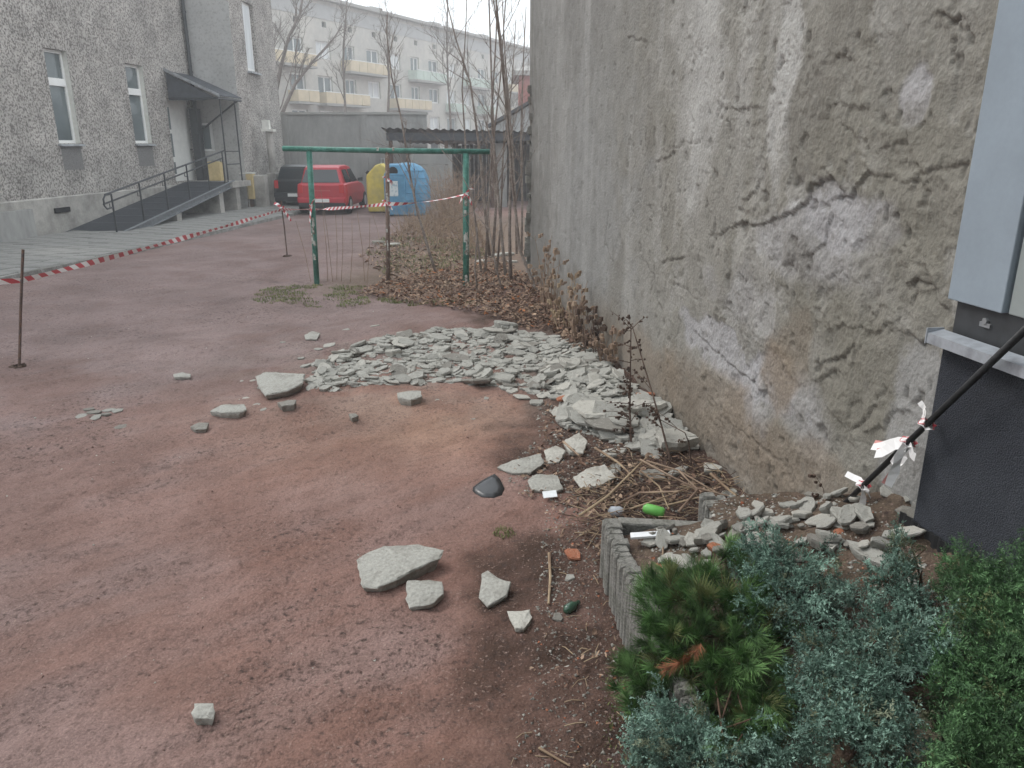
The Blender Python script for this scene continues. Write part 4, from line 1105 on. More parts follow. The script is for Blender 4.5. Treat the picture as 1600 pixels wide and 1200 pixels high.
yb_ = thing('recycling_container', 'narrow yellow recycling container with chamfered top', 'container', (cx, cy, 0))
mb = MB(); d = .45
prof = [(-.34, .04), (.30, .04), (.32, 1.0), (.30, 1.46), (.12, 1.58), (-.05, 1.52), (-.36, 1.2), (-.37, .6)]
mb.loft([[(cx + a, cy - d, z) for a, z in prof], [(cx + a * 1.02, cy - d * .6, z) for a, z in prof], [(cx + a, cy + d, z) for a, z in prof]])
mb.build('shell', M_yel, yb_, bevel=.05)
mb = MB(); mb.tube([(cx - .36, cy, 1.2), (cx - .30, cy, 1.27)], .12, 12); mb.build('opening', M_hole, yb_)
mb = MB(); mb.tube([(cx + .08, cy, 1.54), (cx + .08, cy, 1.72), (cx + .2, cy, 1.72), (cx + .2, cy, 1.54)], .018, 6); mb.build('lifting_loop', M_galv, yb_)

# ------------------------------------------------------------------ carpet beating frame
b1 = grd(495, 443); b2 = grd(728, 446); bm_ = grd(606, 443); YT = 12.6
fr = thing('carpet_beating_frame', 'green painted steel carpet beating frame with one long crossbar', 'frame', (-2, YT, 0))
t1 = on_y(483, 236, YT); t2 = on_y(728, 240, YT); e1 = on_y(442, 232, YT); e2 = on_y(765, 237, YT); tm = on_y(605, 238, YT)
def post(base, top, r, m_, chips):
    mb = MB(); mb.tube([(base.x, base.y, -.15), tuple(top)], r, 10); po = mb.build('post', m_, fr, smooth=True)
    for k in range(chips):
        f = rnd.uniform(.05, .75); c = base.lerp(top, f); hgt = rnd.uniform(.02, .09); aw = rnd.uniform(-.7, .7)
        mb = MB(); pts = []
        for a in (aw - .45, aw, aw + .45):
            for z in (-hgt, hgt * rnd.uniform(.6, 1)):
                pts.append((c.x + (r + .002) * math.sin(a), c.y - (r + .002) * math.cos(a), c.z + z))
        mb.add(pts, [(0, 2, 3, 1), (2, 4, 5, 3)]); mb.build('paint_chip', M_chip, po)
post(b1, t1, .045, M_green, 9); post(b2, t2, .05, M_green, 10); post(bm_, tm, .034, M_rust2, 5)
mb = MB(); mb.tube([tuple(e1), tuple(e1.lerp(e2, .5) - Vector((0, 0, .01))), tuple(e2)], .042, 10); mb.build('crossbar', M_green, fr, smooth=True)
for f_ in (.455, .53):
    c = e1.lerp(e2, f_); c2 = e1.lerp(e2, f_ + .01); mb = MB(); mb.tube([c, c2], .045, 10); mb.build('paint_chip', M_chip, fr)

# ------------------------------------------------------------------ stakes and barrier tape
def ribbon(name, pts, width, m, twist=0.0, seed=0, tilt=0.3, u_per=6.0, parent=None, label=None, cat=None, tw_noise=0.6, group=None):
    r_ = random.Random(seed); pts = [Vector(p) for p in pts]
    # resample
    res = []; 
    for a, b in zip(pts[:-1], pts[1:]):
        n = max(2, int((b - a).length / 0.03)) if (b - a).length < 2 else max(8, int((b - a).length / 0.06))
        for i in range(n): res.append(a.lerp(b, i / n))
    res.append(pts[-1])
    vs = []; fs = []; uv = []; L = 0
    for i, p in enumerate(res):
        d = (res[min(i + 1, len(res) - 1)] - res[max(i - 1, 0)]).normalized()
        if i: L += (p - res[i - 1]).length
        side = d.cross(Vector((0, 0, 1)))
        side = side.normalized() if side.length > .05 else Vector((1, 0, 0))
        upv = side.cross(d).normalized()
        a = tilt + twist * L + tw_noise * math.sin(L * 2.3 + seed) + .6 * tw_noise * math.sin(L * 5.1 + 2 * seed)
        wv = upv * math.cos(a) + side * math.sin(a)
        wd = width * (.8 + .2 * math.sin(L * 3 + seed))
        vs += [p - wv * wd / 2, p + wv * wd / 2]; uv += [(L * u_per, 0), (L * u_per, .35)]
    for i in range(len(res) - 1): fs.append((2 * i, 2 * i + 1, 2 * i + 3, 2 * i + 2))
    o = ORG.get(parent) if parent is not None else pts[0]
    me = bpy.data.meshes.new(name); me.from_pydata([tuple(v - o) for v in vs], [], fs)
    ul = me.uv_layers.new(name='UVMap')
    for lp in me.loops: ul.data[lp.index].uv = uv[lp.vertex_index]
    ob = link(name, me, m, parent, None if parent is not None else tuple(pts[0]))
    if label: setp(ob, label, cat, group)
    return ob
s1 = grd(27, 573); s1t = on_y(36, 390, s1.y + .02)
s2 = grd(449, 400); s2t = on_y(439, 314, s2.y - .02)
def stake(base, top, label, r=.014):
    st_ = thing('metal_stake', label, 'stake', tuple(base))
    mb = MB(); mb.tube([base - Vector((0, 0, .1)), base.lerp(top, .5) + Vector((.006, 0, 0)), top], r, 7); mb.build('rod', M_rust, st_)
    mb = MB(); 
    for k in range(9):
        a = k * .7; q = base + Vector((math.cos(a) * .06, math.sin(a) * .05, .0)); 
        mb.obox(q, (1, rnd.uniform(-1, 1), .3), (rnd.uniform(-1, 1), 1, 0), (0, 0, 1), .022, .018, .014)
    mb.build('loose_earth', M_weedd, st_)
stake(s1, s1t, 'tall dark metal stake standing alone in the open earth holding barrier tape')
stake(s2, s2t, 'short thin metal stake wound with tape near the pavement and cars')
ta = s1.lerp(s1t, .745); tb = s2.lerp(s2t, .85)
def sag(a, b, k, n=14):
    return [a.lerp(b, i / n) - Vector((0, 0, k * 4 * (i / n) * (1 - i / n))) for i in range(n + 1)]
s0 = on_z(-260, 640); s0 = Vector((s0.x, s0.y, .82))
ribbon('barrier_tape', sag(ta, tb, .025), .075, M_tape, twist=.02, seed=3, tilt=.25, tw_noise=.22, u_per=4.5, label='long red and white barrier tape strung from open ground stake along the pavement', cat='tape')
s0 = ta + Vector((-3.2, -.9, .02))
ribbon('barrier_tape', sag(s0, ta, .03), .07, M_tape, twist=.05, seed=5, u_per=4.5, tw_noise=.25, tilt=.3, label='end of red and white barrier tape leaving the tall stake away from the pavement', cat='tape')
pm_t = bm_.lerp(tm, .62); p2_t = b2.lerp(t2, .70)
ribbon('barrier_tape', sag(tb, pm_t + Vector((0, -.04, 0)), .03) + sag(pm_t + Vector((0, -.04, 0)), p2_t + Vector((0, -.06, 0)), .04)[1:], .06, M_tape, twist=.9, seed=8, u_per=7, label='red and white barrier tape running from the short stake to the green frame', cat='tape')
def knot(c, seed, size, label, nl=3, drop=.25):
    t = thing('tape_knot', label, 'tape', tuple(c)); r_ = random.Random(seed)
    ring = [c + Vector((math.cos(a) * size * .28, math.sin(a) * size * .28, r_.uniform(-.02, .02))) for a in np.linspace(0, 6.6, 12)]
    ribbon('loop', ring, size * .5, M_tape, seed=seed, tilt=.1, parent=t, u_per=9)
    for k in range(nl):
        a = r_.uniform(0, 6.28); e = c + Vector((math.cos(a) * size, math.sin(a) * size * .4, -drop * r_.uniform(.3, 1) if k else drop * .4))
        ribbon('loose_end', [c, c.lerp(e, .5) + Vector((0, 0, .03)), e], size * .45, M_tape, twist=3, seed=seed + k, parent=t, u_per=9)
    return t
knot(tb + Vector((0, 0, .02)), 21, .16, 'bunched red and white tape tied to the short thin stake', 4, .25)
knot(pm_t + Vector((0, -.03, .0)), 22, .09, 'tape wrapped around the brown middle pole of the frame', 2, .12)
knot(p2_t + Vector((0, -.05, 0)), 23, .12, 'pale tape tied to the right green post of the frame', 3, .22)
knot(tm + Vector((0, -.02, -.42)), 24, .10, 'tape scrap tied high on the brown middle pole', 3, .1)
knot(b1.lerp(t1, .6) + Vector((0, -.05, 0)), 25, .10, 'tape remnant hanging from the left green post beside the red car', 2, .3)

# leaning iron bar with tape remnants
bar_b = on_plane(1287, 818, WALL_C - .09, WALL_K); bar_t = dk_pt(2.30, 1.5, .135)
d_ = ray(1600, 517); 
bar_t = on_plane(1600, 517, DARK_C - .10, WALL_K)
bt2 = bar_b + (bar_t - bar_b) * 1.35
ib = thing('iron_bar', 'black iron bar leaning from the rubble up against the metal window sill', 'bar', tuple(bar_b))
kn = bar_b.lerp(bar_t, .12)
mb = MB(); mb.tube([bar_b + Vector((-.012, .02, -.16)), bar_b + Vector((-.004, .01, -.02)), bar_b.lerp(bar_t, .05) + Vector((0, 0, .012)), kn, bt2], [.010, .011, .0115, .012, .013], 10)
mb.build('rod', M_black, ib, smooth=True)
def streamer(c, ends, wd, seed, label):
    t = thing('tape_knot', label, 'tape', tuple(c)); dirv = (bar_t - bar_b).normalized()
    s1_ = dirv.cross(Vector((0, 0, 1))).normalized(); s2_ = s1_.cross(dirv)
    ring = [c + (s1_ * math.cos(a) + s2_ * math.sin(a)) * .021 + dirv * .006 * (k % 3) for k, a in enumerate(np.linspace(0, 9.2, 22))]
    ribbon('loop', ring, .032, M_tape, seed=seed, tilt=1.5, parent=t, u_per=8, tw_noise=.2)
    for k, e in enumerate(ends):
        m1 = c.lerp(e, .35) + Vector((rnd.uniform(-.012, .012), 0, rnd.uniform(0, .012)))
        m2 = c.lerp(e, .7) + Vector((rnd.uniform(-.012, .012), 0, rnd.uniform(-.012, .012)))
        ribbon('loose_end', [c, m1, m2, e], wd, M_tape_old, twist=.4, seed=seed + 3 * k, tilt=.5, parent=t, u_per=2.2, tw_noise=.35)
def wp(px, py, out=.14): return on_plane(px, py, WALL_C - out, WALL_K)
def bar_at(px):
    best = min((abs((lambda v: 800 + FPX * v.x / (v.y * cp + (CAM_H - v.z) * sp))(bar_b.lerp(bar_t, f)) - px), f) for f in np.linspace(0, 1, 200))
    return bar_b.lerp(bar_t, best[1])
streamer(bar_at(1418), [wp(1364, 695, .16), wp(1368, 708, .18), wp(1385, 758, .2), wp(1392, 745, .15), wp(1430, 715, .14)], .055, 31, 'pale red and white tape tied midway on the leaning iron bar')
streamer(bar_at(1448), [wp(1437, 628, .13), wp(1446, 640, .16)], .03, 37, 'small tape scrap tied highest on the leaning iron bar')
streamer(bar_at(1348), [wp(1322, 740, .12), wp(1352, 812, .14), wp(1340, 800, .17), wp(1358, 775, .12)], .04, 41, 'torn tape hanging low on the leaning iron bar')

# ------------------------------------------------------------------ planter: concrete palisade posts
pln = thing('planter_edging', 'raised planter edging of upright ribbed concrete palisade posts', 'planter', (PL_A[0], PL_A[1], 0))
post_me = []
for k in range(5):
    m_ = MB(); r_ = random.Random(40 + k); rings = []
    shape = [(-.045, -.0262), (.012, -.0262), (.014, -.0245), (.030, -.020), (.039, -.010), (.041, 0), (.039, .010), (.030, .020), (.014, .0245), (.012, .0262), (-.045, .0262)]   # rounded towards +x
    for z, s in ((-.12, 1), (.15, 1), (.325, 1), (.338, .95), (.343, .82), (.341, .3)):
        rings.append([(x * s + r_.uniform(-.002, .002), y * s + r_.uniform(-.0012, .0012), z + (r_.uniform(-.004, .004) if z > .3 else 0)) for x, y in shape])
    m_.loft(rings); me = bpy.data.meshes.new('palisade_post'); me.from_pydata(m_.v, [], m_.f); me.materials.append(M_conc); post_me.append(me)
def palisade(a, b, dz=0.0):
    a = Vector((*a, 0)); b = Vector((*b, 0)); n = max(1, int(round((b - a).length / .0535))); an = math.atan2((b - a).y, (b - a).x) - math.pi / 2 if (b - a).y < -.5 else math.atan2((b - a).y, (b - a).x) + math.pi / 2
    for i in range(n):
        p = a.lerp(b, (i + .5) / n)
        o = bpy.data.objects.new('palisade_post', post_me[rnd.randrange(5)]); COL.objects.link(o); o.parent = pln
        o.location = (p.x - PL_A[0] + rnd.gauss(0, .004), p.y - PL_A[1] + rnd.gauss(0, .004), dz + rnd.gauss(0, .008)); o.rotation_euler = (rnd.gauss(0, .012), rnd.gauss(0, .012), an + rnd.gauss(0, .02))
palisade(PL_A, PL_E); palisade((PL_C[0], PL_C[1] - .24), PL_C, .02); palisade(PL_C, PL_D, .0)
mb = MB(); a = Vector((PL_A[0] + .05, PL_A[1] + .01, 0)); b = Vector((*PL_B, 0)); dirv = (b - a).normalized()
mb.obox((a + b) / 2 + Vector((0, 0, .16)), dirv, (-dirv.y, dirv.x, 0), (0, 0, 1), (b - a).length / 2, .035, .17)
mb.build('edging_slab', M_conc, pln, bevel=.012)
# ------------------------------------------------------------------ rubble
def shard_mesh(seed, detail=0, elong=1.5):
    r_ = random.Random(seed); n = r_.choice((5, 6, 6, 7, 8))
    ang = sorted(r_.uniform(0, 6.283) for _ in range(n))
    ang = [2 * math.pi * (i + r_.uniform(-.32, .32)) / n for i in range(n)]
    ex = r_.uniform(1.0, elong)
    pr_ = [(math.cos(a) * ex * r_.uniform(.38, .54), math.sin(a) * r_.uniform(.34, .5)) for a in ang]
    if detail:
        q = []
        for i in range(n):
            (x0, y0), (x1, y1) = pr_[i], pr_[(i + 1) % n]; q.append((x0, y0))
            for k in range(1, 1 + detail):
                f = k / (detail + 1); q.append((x0 + (x1 - x0) * f + r_.uniform(-.022, .022), y0 + (y1 - y0) * f + r_.uniform(-.022, .022)))
        pr_ = q
    t = r_.uniform(.13, .30)
    tilt = (r_.uniform(-.10, .10), r_.uniform(-.10, .10))
    m_ = MB()
    nz = lambda a: r_.uniform(-a, a)
    bev = r_.uniform(.90, .97); und = r_.uniform(.72, .95)
    b = [(x * und + nz(.02), y * und + nz(.02), 0) for x, y in pr_]
    c = [(x + nz(.012), y + nz(.012), t * r_.uniform(.55, .8) + tilt[0] * x + tilt[1] * y) for x, y in pr_]
    d = [(x * bev + nz(.01), y * bev + nz(.01), t + tilt[0] * x + tilt[1] * y + nz(.014)) for x, y in pr_]
    rings = [b, c, d]
    if detail:
        rings.append([(x * .6 + nz(.03), y * .6 + nz(.03), t + tilt[0] * x + tilt[1] * y + nz(.018)) for x, y in pr_])
    m_.loft(rings)
    me = bpy.data.meshes.new('plaster_shard'); me.from_pydata(m_.v, [], m_.f); me.update()
    return me
PROTO = []
for k in range(30):
    me = shard_mesh(100 + k, 1); me.materials.append((M_shard, M_shard2, M_shard, M_shard3, M_shard2, M_shard)[k % 6]); PROTO.append(me)
PRV = [(np.array([v.co[:] for v in me.vertices]), [tuple(p.vertices) for p in me.polygons]) for me in PROTO]

# height map for stacking
HX0, HX1, HY0, HY1, HC = -4.0, 2.2, 1.2, 11.0, 0.025
hx_ = np.arange(HX0, HX1, HC); hy_ = np.arange(HY0, HY1, HC)
GXX, GYY = np.meshgrid(hx_, hy_)
HM = ground_h(GXX, GYY)
inpl = (GXX > planter_left(GYY) + .03) & (GYY < np.where(GXX < 1.03, 3.5, 3.8))
HM = np.where(inpl, fill_h(GXX, GYY), HM)
def hm_win(x, y, r):
    i0 = max(0, int((x - r - HX0) / HC)); i1 = min(len(hx_), int((x + r - HX0) / HC) + 2)
    j0 = max(0, int((y - r - HY0) / HC)); j1 = min(len(hy_), int((y + r - HY0) / HC) + 2)
    return slice(j0, j1), slice(i0, i1)
def settle(x, y, size, k, rz_, thick=1.0, flat=0.5, jit=0.0):
    """rest a piece on the height map: fit a plane under its footprint; returns matrix and updates the map"""
    r = size * .5
    if not (HX0 + r < x < HX1 - r and HY0 + r < y < HY1 - r):
        return Matrix.Translation((x, y, gz(x, y) - .01)) @ Matrix.Rotation(rz_, 4, 'Z') @ Matrix.Diagonal((size, size, size * thick, 1))
    sl = hm_win(x, y, r)
    gx_, gy_, hh = GXX[sl] - x, GYY[sl] - y, HM[sl]
    ms = gx_ ** 2 + gy_ ** 2 < r * r
    if ms.sum() < 6: ms = np.ones_like(ms, bool)
    a = np.stack([gx_[ms], gy_[ms], np.ones(ms.sum())], 1)
    co, *_ = np.linalg.lstsq(a, hh[ms], rcond=None)
    sx, sy = np.clip(co[0] * flat, -.45, .45), np.clip(co[1] * flat, -.45, .45)
    res = hh[ms] - (sx * gx_[ms] + sy * gy_[ms])
    z0 = np.percentile(res, 60) - .010
    nrm = Vector((-sx, -sy, 1)).normalized()
    rot = nrm.to_track_quat('Z', 'Y').to_matrix().to_4x4() @ Matrix.Rotation(rz_, 4, 'Z')
    if jit: rot = rot @ Euler((jit * math.sin(rz_ * 7.3 + x * 31), jit * math.cos(rz_ * 5.1 + y * 17), 0)).to_matrix().to_4x4(); z0 += size * abs(jit) * .25
    top = z0 + size * .17 * thick
    inn = gx_ ** 2 + gy_ ** 2 < (r * .82) ** 2
    HM[sl] = np.where(inn, np.maximum(hh, top + sx * gx_ + sy * gy_), hh)
    return Matrix.Translation((x, y, z0)) @ rot @ Matrix.Diagonal((size, size, size * thick, 1))
def poly_px(pts): return [(lambda p: (p.x, p.y))(on_z(*q)) for q in pts]
def inside(x, y, P):
    c = False; j = len(P) - 1
    for i in range(len(P)):
        if (P[i][1] > y) != (P[j][1] > y) and x < (P[j][0] - P[i][0]) * (y - P[i][1]) / (P[j][1] - P[i][1]) + P[i][0]: c = not c
        j = i
    return c
PILE = poly_px([(478, 620), (498, 572), (545, 545), (600, 528), (690, 514), (800, 516), (870, 540), (930, 570), (985, 625), (1050, 650), (1092, 672), (1098, 715), (1010, 715), (960, 690), (880, 668), (868, 640), (905, 632), (800, 606), (700, 598), (620, 604), (540, 612)])
def sample(P, n, r_):
    xs = [p[0] for p in P]; ys_ = [p[1] for p in P]; out = []
    while len(out) < n:
        x, y = r_.uniform(min(xs), max(xs)), r_.uniform(min(ys_), max(ys_))
        if inside(x, y, P) and x < wallX(y) - .06: out.append((x, y))
    return out
r2 = random.Random(5)
# bottom layers: one mass of buried and small pieces
bv, bf = [], []
HEAP2 = poly_px([(860, 560), (930, 575), (990, 628), (1055, 655), (1096, 676), (1100, 718), (1020, 722), (955, 690), (890, 655), (870, 610)])
for (x, y) in sample(PILE, 1900, r2) + sample(HEAP2, 620, r2):
    k = r2.randrange(30); size = min(.22, max(.05, r2.lognormvariate(math.log(.078), .36)))
    Mx = settle(x, y, size, k, r2.uniform(0, 6.28), r2.uniform(.55, 1.1), jit=abs(r2.gauss(0, .15)))
    vs, fs = PRV[k]; n = len(bv)
    for v in vs: bv.append(tuple(Mx @ Vector(v)))
    bf += [tuple(i + n for i in f) for f in fs]
mb = MB(); mb.v = bv; mb.f = bf
ob = mb.build('rubble_bed', M_shard); setp(ob, 'mass of small broken plaster pieces under the shards of the rubble heap', 'rubble', None, 'stuff')
# upper layer: 240 separate shards
up = sample(PILE, 205, r2) + sample(HEAP2, 60, r2)
up.sort(key=lambda q: q[1], reverse=True)
for i, (x, y) in enumerate(up):
    k = r2.randrange(30); size = min(.30, max(.08, r2.lognormvariate(math.log(.125), .36)))
    if y < 6.4: size *= 1.25
    Mx = settle(x, y, size, k, r2.uniform(0, 6.28), r2.uniform(.5, 1.0), 1.0, abs(r2.gauss(0, .22)))
    o = bpy.data.objects.new('plaster_shard', PROTO[k]); COL.objects.link(o); o.matrix_world = Mx
    tone = ('grey', 'pale', 'grey', 'dark', 'pale', 'grey')[k % 6]; szw = 'large' if size > .165 else ('middling' if size > .115 else 'small')
    setp(o, f'{szw} {tone} plaster shard lying in the heap at the foot of the old wall', 'rubble', f'{szw} {tone} shards of the rubble heap')

def place(px, py, wpx, seed, label, m_=None, thick=1.0, rz_=None, squash=1.0, name='plaster_shard', cat='rubble', detail=2, tilt=None, dz=0, group=None, elong=1.5, zz=None):
    p = on_z(px, py, 0.0); q = on_z(px, py, .45)
    if surf(q.x, q.y) > .25: p = q
    for _ in range(5): p = on_z(px, py, surf(p.x, p.y))
    if zz is not None: p = on_z(px, py, zz)
    size = wpx / FPX * (p.y * cp + (CAM_H - p.z) * sp) / 1.1
    me = shard_mesh(seed, detail, elong); me.materials.append(m_ or M_shard)
    o = bpy.data.objects.new(name, me); COL.objects.link(o)
    Mx = settle(p.x, p.y, size, 0, 0, thick, .6)
    if tilt: Mx = Mx @ Euler(tilt).to_matrix().to_4x4()
    o.matrix_world = Matrix.Translation((0, 0, dz)) @ Mx @ Matrix.Rotation(rz_ or 0, 4, 'Z') @ Matrix.Diagonal((1, squash, 1, 1))
    setp(o, label, cat, group)
    return o

def outline_stone(pts_px, th, label, m_, tilt=(0, 0), name='plaster_slab', under=.8, seed=1, lift=0.0):
    """slab from an outline lying on the earth, with ragged edges and real thickness"""
    r_ = random.Random(seed)
    P = [grd(*q, th) for q in pts_px]
    c = sum(P, Vector()) / len(P); c.z = gz(c.x, c.y)
    q = []
    for a, b in zip(P, P[1:] + P[:1]):
        n = max(2, int((b - a).length / .035))
        for i in range(n):
            v = a.lerp(b, i / n); q.append(((v.x - c.x) + (r_.uniform(-.005, .005) if i else 0), (v.y - c.y) + (r_.uniform(-.005, .005) if i else 0)))
    H = lambda x, y: tilt[0] * x + tilt[1] * y
    m2 = MB()
    nz = lambda a: r_.uniform(-a, a)
    rings = [[(x * under + nz(.004), y * under + nz(.004), -.015 + lift * .5) for x, y in q],
             [(x * (under * .3 + .7) + nz(.004), y * (under * .3 + .7) + nz(.004), th * .45 + H(x, y) + nz(.004) + lift) for x, y in q],
             [(x + nz(.003), y + nz(.003), th * .85 + H(x, y) + nz(.003) + lift) for x, y in q],
             [(x * .965, y * .965, th + H(x, y) + nz(.003) + lift) for x, y in q],
             [(x * .6 + nz(.004), y * .6 + nz(.004), th + .003 + H(x * .6, y * .6) + nz(.0016) + lift) for x, y in q],
             [(x * .25, y * .25, th + .004 + nz(.001) + H(x * .25, y * .25) + lift) for x, y in q]]
    m2.loft(rings)
    me = bpy.data.meshes.new(name); me.from_pydata(m2.v, [], m2.f); me.materials.append(m_); me.update()
    o = bpy.data.objects.new(name, me); COL.objects.link(o); o.location = c
    setp(o, label, 'rubble'); return o
outline_stone([(556, 873), (575, 860), (600, 856), (655, 858), (693, 868), (688, 880), (655, 893), (617, 908), (590, 917), (566, 915)], .05, 'largest flat grey plaster slab lying alone on the red earth', M_shard, (0.06, .03), under=.82, lift=.02)
outline_stone([(636, 908), (670, 905), (690, 910), (694, 926), (678, 942), (640, 946), (634, 930)], .04, 'chunky grey shard touching the largest flat slab', M_shard, (0, .1), seed=2)
outline_stone([(753, 897), (762, 893), (778, 905), (799, 913), (792, 928), (762, 944), (748, 930)], .04, 'kite shaped grey shard between the large slab and the planter', M_shard, (.05, .06), seed=3)
outline_stone([(793, 952), (828, 950), (832, 962), (820, 980), (806, 980)], .03, 'small pale wedge shaped shard beside the kite shaped one', M_shard2, (0, .05), seed=4)
outline_stone([(303, 1098), (334, 1099), (332, 1122), (306, 1122), (299, 1112)], .04, 'single small grey stone far out on the bare red earth', M_shard, (0, .05), seed=5)
outline_stone([(399, 592), (415, 585), (477, 588), (474, 600), (450, 610), (415, 615), (405, 604)], .07, 'broad flat grey slab at the outer tip of the rubble heap', M_shard, (.02, .05), seed=6, lift=.01)
outline_stone([(327, 640), (345, 632), (382, 630), (386, 640), (375, 646), (345, 645)], .05, 'long low grey shard lying outside the heap tip', M_shard, (0, .03), seed=7)
outline_stone([(297, 663), (310, 657), (327, 661), (322, 669), (304, 669)], .04, 'small grey shard lying apart in front of the heap tip', M_shard3, (0, .03), seed=8)
outline_stone([(271, 584), (285, 582), (298, 584), (297, 589), (272, 589)], .03, 'thin grey shard lying alone beyond the heap tip', M_shard, (0, 0), seed=9)
outline_stone([(433, 628), (450, 623), (463, 625), (460, 633), (440, 636)], .05, 'blocky grey shard just off the heap tip slab', M_shard3, (0, .03), seed=10)
outline_stone([(620, 613), (638, 609), (658, 611), (660, 620), (642, 626), (622, 623)], .06, 'blocky grey stone standing off the near edge of the heap', M_shard, (0, .03), seed=11)
outline_stone([(475, 522), (488, 518), (501, 521), (495, 527), (478, 528)], .045, 'grey shard lying alone behind the rubble heap', M_shard, (0, .03), seed=12)
outline_stone([(776, 726), (800, 720), (846, 716), (850, 726), (830, 737), (800, 735)], .035, 'long pointed pale shard beside the black plastic fragment', M_shard, (.03, .08), seed=13)
outline_stone([(825, 748), (838, 741), (872, 742), (880, 760), (870, 762), (832, 760)], .045, 'squarish grey block above the white paper card', M_shard, (0, .08), seed=14)
outline_stone([(895, 745), (915, 734), (945, 732), (962, 748), (935, 757), (908, 762)], .04, 'flat angular shard among the dry twigs', M_shard2, (.0, .1), seed=15)
outline_stone([(880, 690), (905, 681), (918, 690), (912, 704), (890, 706)], .05, 'upright pale chunk between heap and twigs', M_shard2, (0, .1), seed=16)
outline_stone([(850, 706), (868, 698), (884, 704), (874, 716), (856, 718)], .04, 'small whitish chunk beside the upright pale chunk', M_plastic_w if False else M_shard2, (0, .1), seed=17)
outline_stone([(545, 646), (555, 644), (560, 650), (550, 654)], .04, 'little dark stone before the near edge of the heap', M_shard3, (0, 0), seed=18)
# small cluster at the far left
for i, (px, py, wp_) in enumerate(((128, 650, 22), (146, 645, 22), (150, 652, 20), (166, 649, 20), (184, 642, 18), (140, 640, 16), (170, 641, 18))):
    place(px, py, wp_, 300 + i, 'broken shard in the little cluster far out on the red earth', (M_shard, M_shard3)[i % 2], .9, detail=0, group='cluster of shards in the open earth')
place(190, 667, 24, 330, 'dark flat shard lying just beside the little cluster', M_shard3, .7)
# pieces scattered round the heap
for i, (px, py, wp_) in enumerate(((497, 546, 20), (515, 540, 22), (470, 560, 14), (541, 515, 14), (585, 510, 14), (442, 535, 10), (478, 573, 20), (395, 594, 10), (410, 606, 20), (412, 640, 12), (385, 622, 14), (400, 632, 12), (376, 595, 10), (668, 632, 8), (683, 625, 10), (738, 654, 10), (812, 660, 10), (700, 630, 9), (760, 622, 12), (815, 622, 26), (838, 630, 30), (866, 622, 26), (800, 612, 22), (640, 655, 7), (590, 640, 7))):
    place(px, py, wp_, 340 + i, 'small plaster scrap scattered just outside the rubble heap', (M_shard, M_shard2, M_shard)[i % 3], .9, detail=0, group='scraps round the rubble heap')
# big blocks at the near end of the heap against the wall
for i, (px, py, wp_, th, sq, rot, lab, m_) in enumerate((
        (925, 664, 96, .5, .8, .2, 'broad pale slab lying across the near end of the heap', M_shard2),
        (1052, 700, 84, 1.0, .8, .4, 'big rounded pale block at the near end of the heap against the wall', M_shard2),
        (1008, 655, 66, 1.1, .9, 1.2, 'pale block leaning behind the dark weed stalk', M_shard2),
        (1062, 655, 50, 1.6, .7, .9, 'upright pale chunk standing against the old wall', M_shard),
        (1112, 735, 44, 1.5, .8, .5, 'white angular chunk alone between heap and planter', M_shard2),
        (990, 676, 56, .5, .8, 2.0, 'pale flat shard tucked under the leaning block', M_shard),
        (950, 682, 70, .4, .6, .1, 'layered dark edged slab below the broad pale slab', M_shard3),
        (1000, 705, 54, .9, .8, .7, 'grey shard at the foot of the big rounded block', M_shard),
        (960, 710, 44, .9, .8, 1.7, 'mottled chunk at the roots of the weed stalk', M_shard2),
        (1020, 745, 50, .8, .6, .2, 'brownish flat shard half under the twigs', M_shard3),
        (1060, 740, 40, .8, .6, 2.4, 'thin grey shard beneath the crossing twigs', M_shard),
        (960, 742, 42, .8, .7, .2, 'tan shard beside the flat angular one', M_shard),
        (1140, 768, 30, .9, .7, .9, 'small tan stone by the planter corner', M_shard2))):
    place(px, py, wp_, 400 + i, lab, m_, th, rot, sq)
# rubble inside planter
for i, (px, py, wp_, th, sq, rot, lab, m_) in enumerate((
        (1210, 762, 48, .9, .45, .05, 'pale rectangular plaster piece against the wall on the planter edge', M_shard2),
        (1262, 795, 52, 1.0, .8, .3, 'broken grey shard on the planter rubble by the iron bar', M_shard),
        (1195, 805, 40, 1.0, .8, .9, 'pale shard on the planter corner posts', M_shard2),
        (1232, 790, 34, 1.4, .6, 1.5, 'upright grey chunk in the planter', M_shard),
        (1185, 790, 34, .8, .7, .3, 'thin pale shard beside the planter posts', M_shard2),
        (1225, 815, 38, 1.0, .8, 2.1, 'grey shard above the blue green juniper', M_shard),
        (1090, 840, 56, 1.0, .5, .25, 'long pale shard lying in the planter behind the pine', M_shard),
        (1245, 870, 30, 1.0, .8, .4, 'grey stone in the planter soil', M_shard3),
        (1360, 868, 100, 1.1, .35, -.1, 'kerb like concrete block in the planter near the dark wall', M_shard),
        (1320, 820, 44, .9, .8, .8, 'brick and plaster lump at the foot of the iron bar', M_shard2),
        (1400, 835, 46, .8, .8, 1.4, 'pale lump near the dark base wall', M_shard),
        (1300, 850, 36, .9, .9, 2.2, 'tan stone between junipers and the wall', M_shard2),
        (1420, 905, 40, .9, .9, 2.2, 'grey stone under the upright juniper tip', M_shard))):
    place(px, py, wp_, 440 + i, lab, m_, th, rot, sq)
place(1450, 1095, 66, 471, 'yellowish limestone rock poking out between the shrubs', M_rock, 2.2, .3, .9, name='rock', cat='rock', zz=.62, dz=-.02)
place(1452, 1140, 80, 472, 'larger yellowish limestone rock low between the shrubs', M_rock, 2.0, 1.1, .9, name='rock', cat='rock', zz=.56, dz=-.02)
place(1530, 950, 24, 473, 'pale pebble on the planter soil by the cypress', M_rock, 1.2, 1.1, .9, name='rock', cat='rock')
